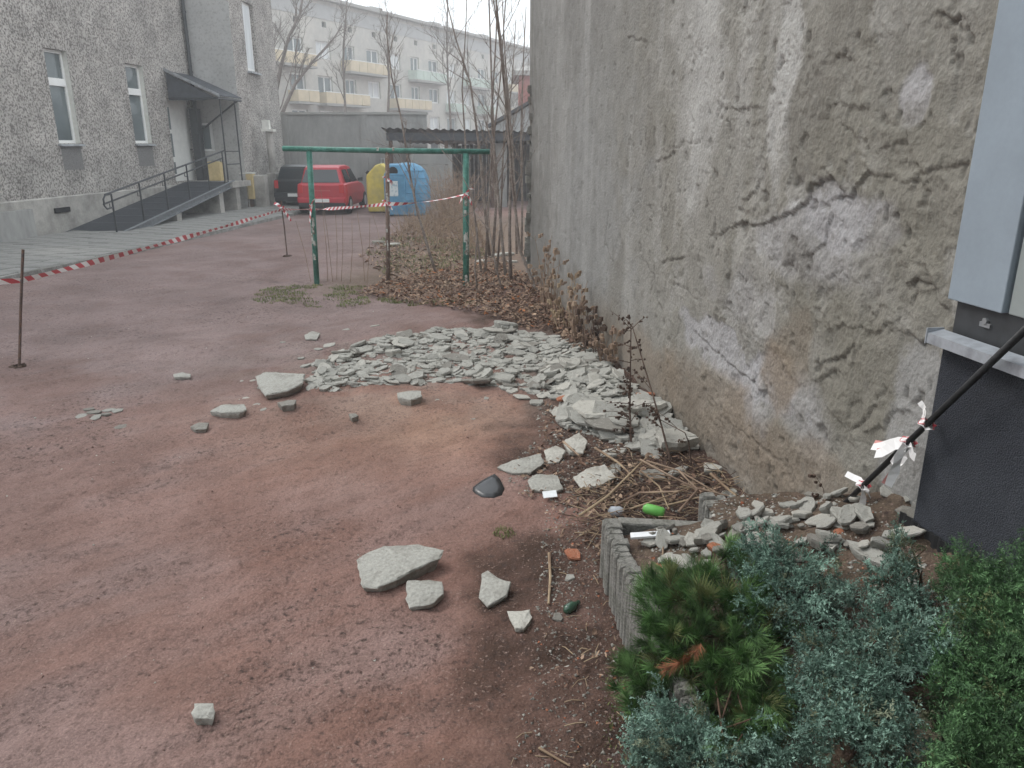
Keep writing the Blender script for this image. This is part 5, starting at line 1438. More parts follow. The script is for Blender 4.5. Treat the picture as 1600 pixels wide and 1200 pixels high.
for i in range(95):
    px, py = rnd.uniform(1150, 1440), rnd.uniform(775, 870)
    if rnd.random() < .35: px, py = rnd.uniform(990, 1140), rnd.uniform(828, 895)
    place(px, py, rnd.uniform(14, 46), 700 + i, ('grey', 'pale', 'dark', 'grey')[i % 4] + ' broken plaster chip strewn on the planter soil by the wall', (M_shard, M_shard2, M_shard3, M_shard)[i % 4], rnd.uniform(.9, 1.6), rnd.uniform(0, 3), .8, detail=1, tilt=(rnd.gauss(0, .2), rnd.gauss(0, .2), 0), group=('grey', 'pale', 'dark', 'grey')[i % 4] + ' plaster chips in the planter', dz=.02, name='plaster_chip')
# brick fragments
for i, (px, py, wp_, lab) in enumerate(((895, 868, 44, 'reddish brick lump lying beside the palisade posts'), (880, 634, 24, 'orange brick bit at the near edge of the heap'), (1010, 620, 28, 'pinkish brick fragment high in the heap by the wall'), (1120, 862, 34, 'orange brick piece behind the pine in the planter'), (1035, 885, 20, 'red brick chip in the planter gravel'), (1310, 832, 22, 'orange brick chip by the foot of the iron bar'), (1345, 828, 18, 'small orange chip near the iron bar'))):
    place(px, py, wp_, 480 + i, lab, M_brickbit, 1.1, rnd.uniform(0, 3), .8, name='brick_fragment', cat='brick', detail=1)

# gravel and crumbs: uncountable small bits
def crumbs(name, pts, smin, smax, m_, label, seed):
    r_ = np.random.default_rng(seed); n = len(pts)
    base = np.array([(1, 0, -.3), (-.5, .87, -.3), (-.5, -.87, -.3), (.2, .1, .7), (-.2, .4, .4)])
    F = np.array([(0, 1, 3), (1, 2, 3), (2, 0, 3), (0, 2, 1), (1, 4, 3)])
    V = np.empty((n, 5, 3)); 
    sz = r_.uniform(smin, smax, n) * r_.choice([.6, .8, 1, 1.5], n)
    an = r_.uniform(0, 6.28, n)
    b = base[None] * (1 + r_.uniform(-.35, .35, (n, 5, 3)))
    V[..., 0] = (b[..., 0] * np.cos(an)[:, None] - b[..., 1] * np.sin(an)[:, None]) * sz[:, None] + pts[:, 0, None]
    V[..., 1] = (b[..., 0] * np.sin(an)[:, None] + b[..., 1] * np.cos(an)[:, None]) * sz[:, None] + pts[:, 1, None]
    V[..., 2] = b[..., 2] * sz[:, None] * .8 + pts[:, 2, None]
    Fa = (F[None] + np.arange(n)[:, None, None] * 5).reshape(-1, 3)
    o = np_mesh(name, V.reshape(-1, 3), Fa, m_); setp(o, label, 'gravel', None, 'stuff'); return o
def scatter(P, n, seed, hf, patchy=0):
    r_ = random.Random(seed); q = sample(P, n, r_); a = np.array(q)
    if patchy: a = a[fbm(a[:, 0] * patchy, a[:, 1] * patchy, 3, seed) > .44]
    z = hf(a[:, 0], a[:, 1]); return np.column_stack([a, z])
def hmap(x, y):
    i = np.clip(((x - HX0) / HC).astype(int), 0, len(hx_) - 1); j = np.clip(((y - HY0) / HC).astype(int), 0, len(hy_) - 1); return HM[j, i]
LOOSE = [(.95, 4.6), (1.4, 4.7), (1.55, 3.95), (1.05, 3.95), (.95, 3.65), (.5, 3.68), (.45, 3.5), (.62, 2.2), (.7, 1.4), (-.15, 1.5), (.05, 2.6), (.15, 3.6), (.2, 4.4)]
crumbs('crumbs', scatter(LOOSE, 2600, 1, ground_h), .004, .012, M_shard3, 'dark crumbs of earth and mortar beside the planter', 1)
crumbs('crumbs', scatter(LOOSE, 520, 2, ground_h), .004, .011, M_shard2, 'pale plaster crumbs strewn beside the planter', 2)
crumbs('crumbs', scatter(LOOSE, 160, 3, ground_h), .005, .014, M_brickbit, 'brick crumbs strewn beside the planter', 3)
NEARH0 = poly_px([(840, 625), (920, 650), (1000, 715), (1010, 760), (900, 800), (800, 780), (790, 730), (840, 690)])
crumbs('crumbs', scatter(NEARH0, 700, 41, ground_h), .006, .018, M_shard3, 'dark crumbs before the near end of the heap', 41)
crumbs('crumbs', scatter(NEARH0, 260, 42, ground_h), .006, .018, M_shard2, 'pale plaster crumbs before the near end of the heap', 42)
OPEN = [(-6, 12), (0, 10.5), (.2, 5), (.1, 2.5), (-.1, 1.5), (-2.2, 1.5), (-4, 5), (-6.5, 9)]
crumbs('crumbs', scatter(OPEN, 3200, 4, ground_h), .003, .009, mat('clod', (0.13, 0.08, 0.068), .95, col2=(.24, .15, .13), nscale=3), 'small clods and grit on the trampled earth', 4)
crumbs('crumbs', scatter(OPEN, 330, 5, ground_h), .003, .010, M_shard2, 'tiny pale grit dotted over the trampled earth', 5)
PLN = [(.6, 3.45), (.98, 3.45), (1.1, 3.78), (1.55, 3.75), (1.6, 3.0), (1.6, 2.2), (1.0, 2.4), (.75, 2.8)]
def fh(x, y): return fill_h(x, y)
crumbs('crumbs', scatter(PLN, 700, 6, fh), .005, .014, M_shard, 'grey crushed plaster covering the planter soil', 6)
crumbs('crumbs', scatter(PLN, 220, 7, fh), .005, .014, M_shard2, 'pale crushed plaster covering the planter soil', 7)
crumbs('crumbs', scatter(PLN, 70, 8, fh), .006, .016, M_brickbit, 'crushed orange brick in the planter soil', 8)
crumbs('crumbs', scatter(PILE, 1500, 9, hmap), .006, .022, M_shard, 'grey crumbs between the shards of the heap', 9)

# ------------------------------------------------------------------ litter
p = grd(762, 763); 
mb = MB()
ol = [(735, 763, .004), (742, 760, .02), (752, 756, .04), (764, 750, .062), (773, 746, .07), (781, 753, .055), (788, 764, .03), (784, 774, .008), (772, 778, .003), (752, 777, .0), (742, 771, .0)]
ring = []
for k in (1.0, .62, .25):
    for (px, py, z) in ol:
        q = grd(762 + (px - 762) * k, 764 + (py - 764) * k, 0); ring.append((q.x, q.y, p.z + .006 + z * .45 * k + .016 * (1 - k * k)))
nO = len(ol); mb.v = ring
mb.f = [(r * nO + i, r * nO + (i + 1) % nO, (r + 1) * nO + (i + 1) % nO, (r + 1) * nO + i) for r in range(2) for i in range(nO)] + [tuple(2 * nO + i for i in range(nO))]
o = mb.build('plastic_fragment', M_blackp, None, tuple(p), smooth=True); setp(o, 'curved glossy black plastic fragment on the red earth', 'litter')
md = o.modifiers.new('solid', 'SOLIDIFY'); md.thickness = .004
p = grd(859, 780); mb = MB(); mb.obox(p + Vector((0, 0, .035)), (1, .15, .05), (-.1, 1, .25), (0, -.25, 1), .045, .032, .002)
setp(mb.build('paper_card', M_plastic_w, None, tuple(p)), 'small white paper card lying on dark soil', 'litter')
p = on_z(1020, 800, .06); p.z = .07; y_ = p.y
c0 = Vector((p.x - .055, p.y + .02, gz(p.x, p.y) + .07)); c1 = Vector((p.x + .065, p.y - .025, gz(p.x, p.y) + .055))
mb = MB(); dv = c1 - c0
mb.tube([c0, c0 + dv * .06, c0 + dv * .12, c0 + dv * .9, c0 + dv * .96, c1], [.024, .026, .033, .033, .027, .024], 14)
gc = thing('drink_can', 'bright green drink can lying behind the planter edge', 'litter', tuple(c0)); mb.build('can_body', M_can, gc, smooth=True)
mb = MB(); mb.tube([c0 - dv * .012, c0], .0235, 14); mb.build('can_lid', M_galv, gc)
p = on_z(963, 795, .05); q = Vector((p.x, p.y, gz(p.x, p.y) + .03)); mb = MB()
mb.tube([q + Vector((-.05, 0, .0)), q + Vector((-.03, 0, .005)), q + Vector((.02, -.01, .008)), q + Vector((.045, -.012, .006))], [.012, .032, .034, .022], 10)
setp(mb.build('plastic_cup', M_clear, None, tuple(q), smooth=True), 'crushed clear plastic cup beside the planter corner', 'litter')
p = grd(893, 954); mb = MB(); a_ = p + Vector((-.035, -.035, .02)); b_ = p + Vector((.04, .045, .02))
mb.tube([a_, a_.lerp(b_, .15), a_.lerp(b_, .55), a_.lerp(b_, .75), b_], [.012, .024, .026, .012, .011], 10)
setp(mb.build('bottle_neck', M_bottle, None, tuple(p), smooth=True), 'broken dark green glass bottle neck on the soil', 'litter')
place(872, 966, 24, 512, 'rounded grey stone beside the green bottle neck', M_shard3, 1.3, .4)
place(890, 905, 22, 513, 'small grey stone between the stick and the palisade', M_shard, 1.2, .9)
def stick(pts, r, label, m_=M_straw, name='stick', cat='stick', group=None):
    mb = MB(); mb.tube(pts, [r * (1 - .4 * i / (len(pts) - 1)) for i in range(len(pts))], 6)
    return setp(mb.build(name, m_, None, tuple(pts[0])), label, cat, group)
a_, b_ = grd(858, 868), grd(857, 947)
stick([a_ + Vector((0, 0, .012)), a_.lerp(b_, .5) + Vector((.008, 0, .014)), b_ + Vector((0, 0, .012))], .009, 'pale wooden stick lying on the dark soil by the palisade')
a_ = on_z(985, 846, .33); b_ = on_z(1046, 842, .35); mb = MB(); mb.obox((a_ + b_) / 2 + Vector((0, 0, .03)), b_ - a_, (0, 1, .2), (0, -.2, 1), (b_ - a_).length / 2, .018, .006)
setp(mb.build('plastic_strip', M_plastic_w, None, tuple((a_ + b_) / 2)), 'white plastic strip lying inside the planter edge', 'litter')
a_ = on_z(1036, 850, .36); b_ = on_z(1035, 890, .36); stick([a_, b_], .005, 'thin pale stick standing on the planter gravel')
a_, b_ = grd(842, 1172), grd(890, 1200); stick([a_ + Vector((0, 0, .01)), b_ + Vector((0, 0, .01))], .006, 'thin straw stick on bare soil away from the palisade')
for i, (px, py) in enumerate(((712, 1160), (790, 640))):
    pass
# fallen branches by the twiggy corner
def P3(px, py, z): return on_z(px, py, z)
for i, pts in enumerate(([(905, 806, .04), (950, 775, .12), (990, 735, .2), (1010, 715, .25)], [(1000, 718, .26), (1050, 745, .22), (1085, 762, .18), (1140, 775, .16)], [(985, 795, .08), (1030, 780, .13), (1075, 762, .17)],
                         [(1010, 720, .22), (1060, 735, .2), (1120, 770, .15)], [(930, 700, .06), (965, 722, .1), (990, 745, .1)], [(1060, 800, .08), (1090, 765, .18), (1060, 735, .24)], [(1110, 740, .2), (1150, 775, .15)],
                         [(880, 690, .05), (905, 712, .06)], [(1040, 790, .08), (1100, 775, .16), (1150, 782, .2)], [(960, 790, .05), (1000, 770, .1), (1060, 768, .16)], [(1000, 735, .2), (1030, 760, .14), (1045, 795, .08)])):
    stick([P3(*q) for q in pts], rnd.uniform(.006, .011), 'dry fallen branch in the tangle between heap and planter', (M_straw, M_weed)[i % 2], 'dry_branch', 'branch', 'dry branches between heap and planter')
def twigs(name, P, n, seed, lmin, lmax, r, m_, label, hf, lift=.03):
    q = scatter(P, n, seed, hf); r_ = random.Random(seed); mb = MB()
    for x, y, z in q:
        a = r_.uniform(0, 6.28); L = r_.uniform(lmin, lmax); d = Vector((math.cos(a), math.sin(a), r_.uniform(-.15, .25))) * L
        c = Vector((x, y, z + lift * r_.random()))
        mb.tube([c - d / 2, c + Vector((r_.uniform(-.01, .01), r_.uniform(-.01, .01), .006)), c + d / 2], r * r_.uniform(.6, 1.3), 4, cap=False)
    return setp(mb.build(name, m_), label, 'twigs', None, 'stuff')
TW = [(.7, 5.3), (1.25, 5.0), (1.55, 4.3), (1.5, 3.95), (1.0, 3.95), (.45, 3.75), (.35, 4.4)]
twigs('twig_litter', TW, 260, 3, .05, .22, .0025, M_straw, 'pale dry twigs littering the corner by the planter', ground_h, .06)
twigs('twig_litter', TW, 300, 4, .05, .22, .0028, M_weedd, 'dark dry twigs littering the corner by the planter', ground_h, .06)
twigs('twig_litter', LOOSE, 120, 5, .03, .10, .002, M_straw, 'bits of straw on the dark soil', ground_h, .01)

# dead leaves
def leaves(name, pts, smin, smax, m_, label, seed, lift=.02):
    r_ = np.random.default_rng(seed); n = len(pts)
    base = np.array([(-.5, 0, 0), (-.15, .27, .1), (.3, .2, .06), (.55, 0, .0), (.25, -.22, .08), (-.2, -.25, .1), (0, 0, -.06)])
    F = np.array([(0, 1, 6), (1, 2, 6), (2, 3, 6), (3, 4, 6), (4, 5, 6), (5, 0, 6)])
    V = np.empty((n, 7, 3)); sz = r_.uniform(smin, smax, n); an = r_.uniform(0, 6.28, n); tx_, ty_ = r_.normal(0, .4, n), r_.normal(0, .4, n)
    b = base[None] * np.stack([1 + r_.uniform(-.2, .2, n), .7 + r_.uniform(-.25, .4, n), r_.uniform(-1.2, 2, n)], 1)[:, None, :]
    b[..., 2] += b[..., 0] * tx_[:, None] + b[..., 1] * ty_[:, None]
    V[..., 0] = (b[..., 0] * np.cos(an)[:, None] - b[..., 1] * np.sin(an)[:, None]) * sz[:, None] + pts[:, 0, None]
    V[..., 1] = (b[..., 0] * np.sin(an)[:, None] + b[..., 1] * np.cos(an)[:, None]) * sz[:, None] + pts[:, 1, None]
    V[..., 2] = b[..., 2] * sz[:, None] + (pts[:, 2] + lift * r_.random(n) + .012)[:, None]
    Fa = (F[None] + np.arange(n)[:, None, None] * 7).reshape(-1, 3)
    return setp(np_mesh(name, V.reshape(-1, 3), Fa, m_), label, 'leaves', None, 'stuff')
LEAF = poly_px([(560, 462), (600, 440), (720, 420), (790, 415), (835, 450), (880, 510), (905, 545), (850, 525), (790, 505), (730, 490), (640, 475)])
leaves('leaf_litter', scatter(LEAF, 7500, 11, ground_h), .03, .075, M_leaf, 'brown dead leaves piled between the green frame and the old wall', 11, .08)
leaves('leaf_litter', scatter(LEAF, 500, 12, ground_h), .03, .07, M_leafo, 'orange dead leaves among the brown ones by the old wall', 12, .09)
LEAF2 = [(wallX(10.5) - .35, 10.5), (wallX(10.5), 10.5), (wallX(7.6), 7.6), (wallX(7.8) - .35, 7.8)]
leaves('leaf_litter', scatter(LEAF2, 800, 13, ground_h), .03, .07, M_leaf, 'brown leaves caught along the foot of the old wall', 13, .08)
leaves('leaf_litter', scatter(TW, 420, 14, ground_h), .025, .06, M_leaf, 'brown leaf scraps in the twiggy planter corner', 14, .03)
leaves('leaf_litter', scatter(LOOSE, 150, 16, ground_h), .014, .034, M_leaf, 'small brown leaf scraps on the dark soil along the palisade', 16, .012)
NEARH = poly_px([(850, 630), (920, 650), (1000, 715), (1010, 760), (900, 800), (810, 780), (800, 730), (850, 690)])
leaves('leaf_litter', scatter(NEARH, 420, 17, ground_h), .02, .05, M_leaf, 'brown leaf scraps on the dark soil before the near end of the heap', 17, .015)
LEAF3 = poly_px([(600, 440), (560, 400), (640, 350), (760, 340), (815, 380), (810, 430), (700, 425)])
leaves('leaf_litter', scatter(LEAF3, 2600, 15, ground_h), .05, .10, M_leaf, 'scattered brown leaves beyond the green frame', 15, .04)

# grass
def grass(name, pts, hmin, hmax, m_, label, seed, wd=.004):
    r_ = np.random.default_rng(seed); n = len(pts)
    a = r_.uniform(0, 6.28, n); hgt = r_.uniform(hmin, hmax, n); b = r_.uniform(.2, .9, n) * hgt
    dx, dy = np.cos(a), np.sin(a); px_, py_ = -dy * wd, dx * wd
    V = np.empty((n, 5, 3)); x, y, z = pts[:, 0], pts[:, 1], pts[:, 2] - .005
    V[:, 0] = np.stack([x - px_, y - py_, z], 1); V[:, 1] = np.stack([x + px_, y + py_, z], 1)
    V[:, 2] = np.stack([x + px_ * .8 + dx * b * .35, y + py_ * .8 + dy * b * .35, z + hgt * .6], 1); V[:, 3] = np.stack([x - px_ * .8 + dx * b * .35, y - py_ * .8 + dy * b * .35, z + hgt * .6], 1)
    V[:, 4] = np.stack([x + dx * b, y + dy * b, z + hgt], 1)
    F = np.array([(0, 1, 2), (0, 2, 3), (3, 2, 4)]); Fa = (F[None] + np.arange(n)[:, None, None] * 5).reshape(-1, 3)
    return setp(np_mesh(name, V.reshape(-1, 3), Fa, m_), label, 'grass', None, 'stuff')
GR1 = poly_px([(375, 466), (420, 450), (490, 443), (570, 446), (620, 466), (540, 480), (440, 478)])
grass('grass', scatter(GR1, 5200, 21, ground_h, 3.0), .015, .045, M_grass, 'short green grass patch in front of the green frame', 21, .005)
GR2 = poly_px([(590, 470), (640, 464), (740, 470), (745, 480), (640, 478)])
grass('grass', scatter(GR2, 1500, 22, ground_h, 3.0), .02, .06, M_grass, 'thin grass among the fallen leaves', 22, .005)
GR3 = poly_px([(570, 395), (600, 370), (720, 375), (780, 400), (740, 425), (600, 428)])
grass('grass', scatter(GR3, 3600, 23, ground_h, 1.5), .03, .08, M_grass, 'weedy grass beyond the green frame', 23, .007)
GR4 = poly_px([(768, 836), (776, 826), (800, 826), (806, 838), (786, 843)])
grass('grass', scatter(GR4, 260, 24, ground_h), .008, .028, M_grass, 'tiny grass tuft on the bare soil near the paper card', 24, .0025)
GR5 = [(.30, 2.2), (.5, 2.2), (.56, 2.9), (.42, 2.9)]
grass('grass', scatter(GR5, 200, 25, ground_h), .008, .028, M_grass, 'sparse moss and weeds at the foot of the palisade', 25, .003)

# ------------------------------------------------------------------ dry weeds along the wall and undergrowth
def weed_clump(px, py, n, hmin, hmax, seed, m_, label, z=0.0, spread=.12, r=.004, lean=(0, 0), seeds=True, loc=None):
    b0 = loc or grd(px, py); r_ = random.Random(seed)
    t = thing('dry_weed', label, 'weed', tuple(b0))
    for k in range(n):
        a = r_.uniform(0, 6.28); b = b0 + Vector((math.cos(a) * spread * r_.random(), math.sin(a) * spread * r_.random(), -.02)); hh = r_.uniform(hmin, hmax)
        if b.x > wallX(b.y) - .05: b.x = wallX(b.y) - .05
        ln = Vector((r_.gauss(lean[0], .13), r_.gauss(lean[1], .1), 1)) * hh
        e = b + ln
        if e.x > wallX(e.y) - .04: e.x = wallX(e.y) - .04
        m1 = b.lerp(e, .5) + Vector((r_.uniform(-.03, .03), r_.uniform(-.03, .03), 0))
        mb = MB(); mb.tube([b, m1, e], [r, r * .75, r * .4], 5)
        for q in range(r_.randrange(2, 6)):
            f = r_.uniform(.3, .95); c = b.lerp(e, f); d = Vector((r_.gauss(0, .5), r_.gauss(0, .5), r_.uniform(.2, .9))) * hh * .22
            g_ = c + d
            if g_.x > wallX(g_.y) - .03: g_.x = wallX(g_.y) - .03
            mb.tube([c, g_], [r * .5, r * .25], 4, cap=False)
            if seeds:
                for w2 in range(3):
                    cc = c.lerp(g_, r_.uniform(.5, 1)) + Vector((r_.uniform(-.01, .01), 0, r_.uniform(-.01, .01))); s3 = r * r_.uniform(1.2, 2.6)
                    mb.obox(cc, (1, r_.random(), 0), (-r_.random(), 1, 0), (0, 0, 1), s3, s3, s3 * 1.5)
        mb.build('stalk', m_, t)
    return t
wspec = [(846, 480, 7, .5, 1.0, M_weed, 'tall rusty weed clump at the far corner of the old wall'), (868, 500, 8, .4, .9, M_weed, 'rusty dry weed clump behind the heap against the wall'),
         (888, 518, 8, .35, .8, M_straw, 'straw coloured weed clump against the old wall behind the heap'), (905, 535, 9, .3, .7, M_weed, 'dense brown weed clump above the far edge of the heap'),
         (928, 555, 8, .25, .55, M_weedd, 'dark low weed clump where heap meets the wall'), (948, 570, 8, .2, .5, M_weed, 'short brown weed clump tucked between heap and wall')]
for i, (px, py, n, a, b, m_, lab) in enumerate(wspec):
    weed_clump(px, py, n, a, b, 600 + i, m_, lab, spread=.16, r=.006, lean=(-.05, 0))
# dark stalk in the heap
def stalk_px(name, label, pts, r, m_, twigsn=0, seed=0):
    P = [on_plane(px, py, WALL_C - o, WALL_K) for px, py, o in pts]
    t = thing(name, label, 'weed', tuple(P[0])); mb = MB()
    mb.tube(P, [r * (1 - .6 * i / (len(P) - 1)) for i in range(len(P))], 6); mb.build('stalk', m_, t)
    r_ = random.Random(seed)
    for k in range(twigsn):
        i = r_.randrange(len(P) - 1); c = P[i].lerp(P[i + 1], r_.random()); d = Vector((r_.gauss(-.05, .09), r_.gauss(0, .09), r_.uniform(-.03, .12)))
        mb = MB(); mb.tube([c, c + d * .6 + Vector((0, 0, .01)), c + d], [r * .4, r * .3, r * .2], 4, cap=False)
        for q in range(5):
            cc = c + d * r_.uniform(.3, 1) + Vector((r_.gauss(0, .008), r_.gauss(0, .008), r_.gauss(0, .008))); s3 = r_.uniform(.004, .009)
            mb.obox(cc, (1, r_.random(), 0), (-r_.random(), 1, 0), (0, 0, 1), s3, s3 * .8, s3)
        mb.build('side_twig', m_, t)
stalk_px('dry_weed', 'dark seedy dead weed stalk rising straight out of the heap', [(986, 690, .45), (984, 640, .42), (985, 580, .40), (986, 506, .38)], .009, M_weedd, 34, 3)
stalk_px('dry_weed', 'bent dark weed stalk leaning over the big pale blocks', [(1048, 722, .30), (1035, 670, .32), (1018, 610, .34), (1000, 550, .36), (988, 510, .38)], .008, M_weedd, 12, 4)
stalk_px('dry_weed', 'short forked dark stalk before the big rounded block', [(1080, 725, .2), (1076, 690, .22), (1070, 676, .26), (1030, 655, .3)], .006, M_weedd, 3, 5)
stalk_px('dry_weed', 'short hooked stalk at the foot of the big rounded block', [(1042, 720, .32), (1036, 706, .33), (1034, 696, .34)], .006, M_weedd, 1, 6)
stalk_px('dry_weed', 'thin dark twig standing by the foot of the iron bar', [(1292, 815, .07), (1290, 785, .07), (1286, 762, .06)], .004, M_weedd, 2, 7)
stalk_px('dry_weed', 'curved dark twig beside the iron bar foot', [(1262, 815, .12), (1280, 795, .1), (1284, 785, .09)], .003, M_weedd, 0, 8)

def brush(name, P, n, hmin, hmax, r, m_, label, seed):
    q = scatter(P, n, seed, ground_h); r_ = random.Random(seed); mb = MB()
    for x, y, z in q:
        hh = r_.uniform(hmin, hmax); b = Vector((x, y, z)); e = b + Vector((r_.gauss(0, .35), r_.gauss(0, .35), 1)) * hh
        m1 = b.lerp(e, .5) + Vector((r_.gauss(0, .05), r_.gauss(0, .05), 0)) * hh
        mb.tube([b, m1, e], [r, r * .7, r * .4], 4, cap=False)
        for k in range(3):
            c = b.lerp(e, r_.uniform(.3, .9)); mb.tube([c, c + Vector((r_.gauss(0, .4), r_.gauss(0, .4), r_.uniform(0, .5))) * hh * .4], [r * .5, r * .3], 3, cap=False)
    return setp(mb.build(name, m_), label, 'undergrowth', None, 'stuff')
UG = poly_px([(610, 378), (650, 345), (780, 335), (822, 360), (826, 420), (790, 410), (700, 402)])
brush('undergrowth', UG, 340, .25, .85, .006, M_weed, 'tangled dry brown undergrowth between frame and shed', 31)
brush('undergrowth', UG, 220, .2, .7, .006, M_straw, 'pale dry stems in the undergrowth between frame and shed', 32)
UG2 = [(on_y(690, 300, 22).x, 21), (on_y(830, 300, 22).x + .8, 21), (on_y(830, 300, 26).x + .8, 26.5), (on_y(690, 300, 26).x, 26.5)]
brush('undergrowth', UG2, 260, .5, 1.6, .008, M_weed, 'tall dry brush in front of the dark shed', 33)

# pale rubble lump far behind frame
for i, (px, py, wp_) in enumerate(((590, 381, 30), (612, 384, 26), (770, 402, 40), (790, 398, 34), (752, 410, 26), (800, 410, 26))):
    place(px, py, wp_, 560 + i, 'whitish rubble lump among the weeds beyond the green frame', M_shard2, .9, rnd.uniform(0, 3), .8, detail=0, group='rubble lumps beyond the frame')

# ------------------------------------------------------------------ bare saplings and trees
def bare_tree(name, label, base, stems, seed, m_, r0, twig_levels=2, nbr=7, cat='tree', up=.75, group=None, bl=.35):
    """stems: list of 3D polylines; grows branches on their upper part"""
    r_ = random.Random(seed); t = thing(name, label, cat, tuple(base), group)
    br = MB()
    def grow(a, d, L, r, lev):
        n = 4; pts = [a]; dd = d.normalized()
        for i in range(n):
            dd = (dd + Vector((r_.gauss(0, .13), r_.gauss(0, .13), r_.gauss(.06, .1)))).normalized(); q = pts[-1] + dd * (L / n)
            if q.y < 12.8 and q.x > wallX(q.y) - .05: q.x = wallX(q.y) - .05
            pts.append(q)
        br.tube(pts, [r * (1 - .7 * i / n) for i in range(n + 1)], 4 if lev else 5, cap=False)
        if lev < twig_levels:
            for k in range(r_.randrange(3, 6)):
                f = r_.uniform(.3, 1); i = min(n - 1, int(f * n)); c = pts[i].lerp(pts[i + 1], f * n - i)
                s = (dd + Vector((r_.gauss(0, .6), r_.gauss(0, .6), r_.gauss(.15, .35)))).normalized(); grow(c, s, L * r_.uniform(.35, .6), r * .5, lev + 1)
    for st in stems:
        P = [Vector(p) for p in st]; n = len(P); mb = MB()
        mb.tube(P, [r0 * (1 - .75 * i / (n - 1)) for i in range(n)], 7); mb.build('trunk', m_, t, smooth=True)
        tot = sum((b - a).length for a, b in zip(P[:-1], P[1:]))
        for k in range(nbr):
            f = r_.uniform(.30, 1.0); i = min(n - 2, int(f * (n - 1))); c = P[i].lerp(P[i + 1], f * (n - 1) - i); dd = (P[i + 1] - P[i]).normalized()
            s = (dd * up + Vector((r_.gauss(0, .5), r_.gauss(0, .5), r_.uniform(0, .5)))).normalized()
            grow(c, s, tot * bl * r_.uniform(.5, 1.1) * (1.15 - .6 * f), r0 * (1 - .7 * f) * .5, 0)
    setp(br.build('branches', m_, t), kind='stuff')
    return t
def stem_px(pts, Y): return [on_y(px, py, Y + dy) for px, py, dy in pts]
bare_tree('sapling', 'young multi stemmed bare tree leaning from the foot of the old wall', grd(836, 470), [
    stem_px([(852, 482, 0), (832, 440, .1), (812, 390, .2), (802, 300, .2), (792, 180, .2), (780, 60, .2), (765, -40, .2)], 11.2),
    stem_px([(798, 448, 0), (796, 360, 0), (798, 250, .1), (790, 130, .1), (775, 0, .2), (768, -60, .2)], 12.4),
    stem_px([(792, 450, 0), (785, 380, .2), (778, 300, .3), (768, 180, .4), (775, 60, .4), (778, -60, .5)], 12.8)], 5, M_bark2, .030, 2, 8, bl=.24)
bare_tree('sapling', 'slim bare sapling crossing in front of the shed roof', grd(770, 400), [
    stem_px([(765, 400, 0), (758, 330, 0), (750, 240, 0), (735, 130, 0), (712, 60, .2), (690, -30, .3)], 14.5),
    stem_px([(770, 402, 0), (775, 320, .2), (772, 230, .2), (768, 120, .2), (764, 0, .2), (760, -50, .2)], 14.7)], 9, M_bark2, .032, 2, 8, bl=.25)
bare_tree('sapling', 'bare sapling with several straight stems beside the wall corner', grd(806, 420), [
    stem_px([(808, 418, 0), (806, 330, 0), (800, 220, 0), (790, 100, 0), (784, -10, 0)], 16),
    stem_px([(815, 415, 0), (816, 320, .2), (814, 210, .2), (818, 90, .2), (822, 10, .2)], 16.4)], 13, M_bark2, .03, 2, 6, bl=.22)
bare_tree('sapling', 'slanting thin sapling behind the middle of the green frame', grd(682, 432), [
    stem_px([(684, 436, 0), (668, 385, 0), (652, 330, 0), (640, 270, .1), (628, 190, .2), (612, 120, .3), (604, 50, .3), (606, 20, .3)], 13.3)], 17, M_bark2, .027, 2, 12, bl=.2)
bare_tree('sapling', 'slight crooked sapling at the right green post', grd(735, 440), [
    stem_px([(748, 470, 0), (742, 420, 0), (746, 360, 0), (735, 300, .1), (715, 262, .1), (690, 235, .1)], 12.0),
    stem_px([(790, 470, 0), (775, 420, 0), (765, 360, 0), (740, 330, .1), (700, 352, .1)], 11.8)], 19, M_bark2, .016, 1, 8, bl=.3)
bare_tree('sapling', 'pale spindly sapling cluster rising between the right green post and the wall', grd(760, 425), [
    stem_px([(758, 428, 0), (762, 340, 0), (770, 230, .1), (782, 120, .1), (790, 0, .2), (796, -50, .2)], 13.4),
    stem_px([(752, 426, 0), (742, 340, .1), (728, 240, .2), (722, 140, .2), (728, 40, .2), (730, -40, .2)], 13.6),
    stem_px([(776, 430, 0), (782, 350, 0), (786, 240, .1), (800, 130, .1), (806, 30, .1)], 13.2)], 43, M_bark2, .022, 2, 7, bl=.24)
# whippy rods standing inside the frame
for i, (bx_, by_, tx2, ty2) in enumerate(((486, 440, 462, 345), (512, 440, 504, 330), (526, 438, 524, 330), (533, 440, 535, 335), (547, 442, 550, 345), (570, 440, 558, 330), (573, 442, 578, 340), (520, 441, 500, 290), (594, 380, 582, 335))):
    b = grd(bx_, by_); tpt = on_y(tx2, ty2, b.y + .2)
    stick([b - Vector((0, 0, .03)), b.lerp(tpt, .5) + Vector((.02, 0, 0)), tpt], .006, 'thin bare whip growing between the posts of the green frame', M_weed, 'sapling_whip', 'sapling', 'whips between the frame posts')
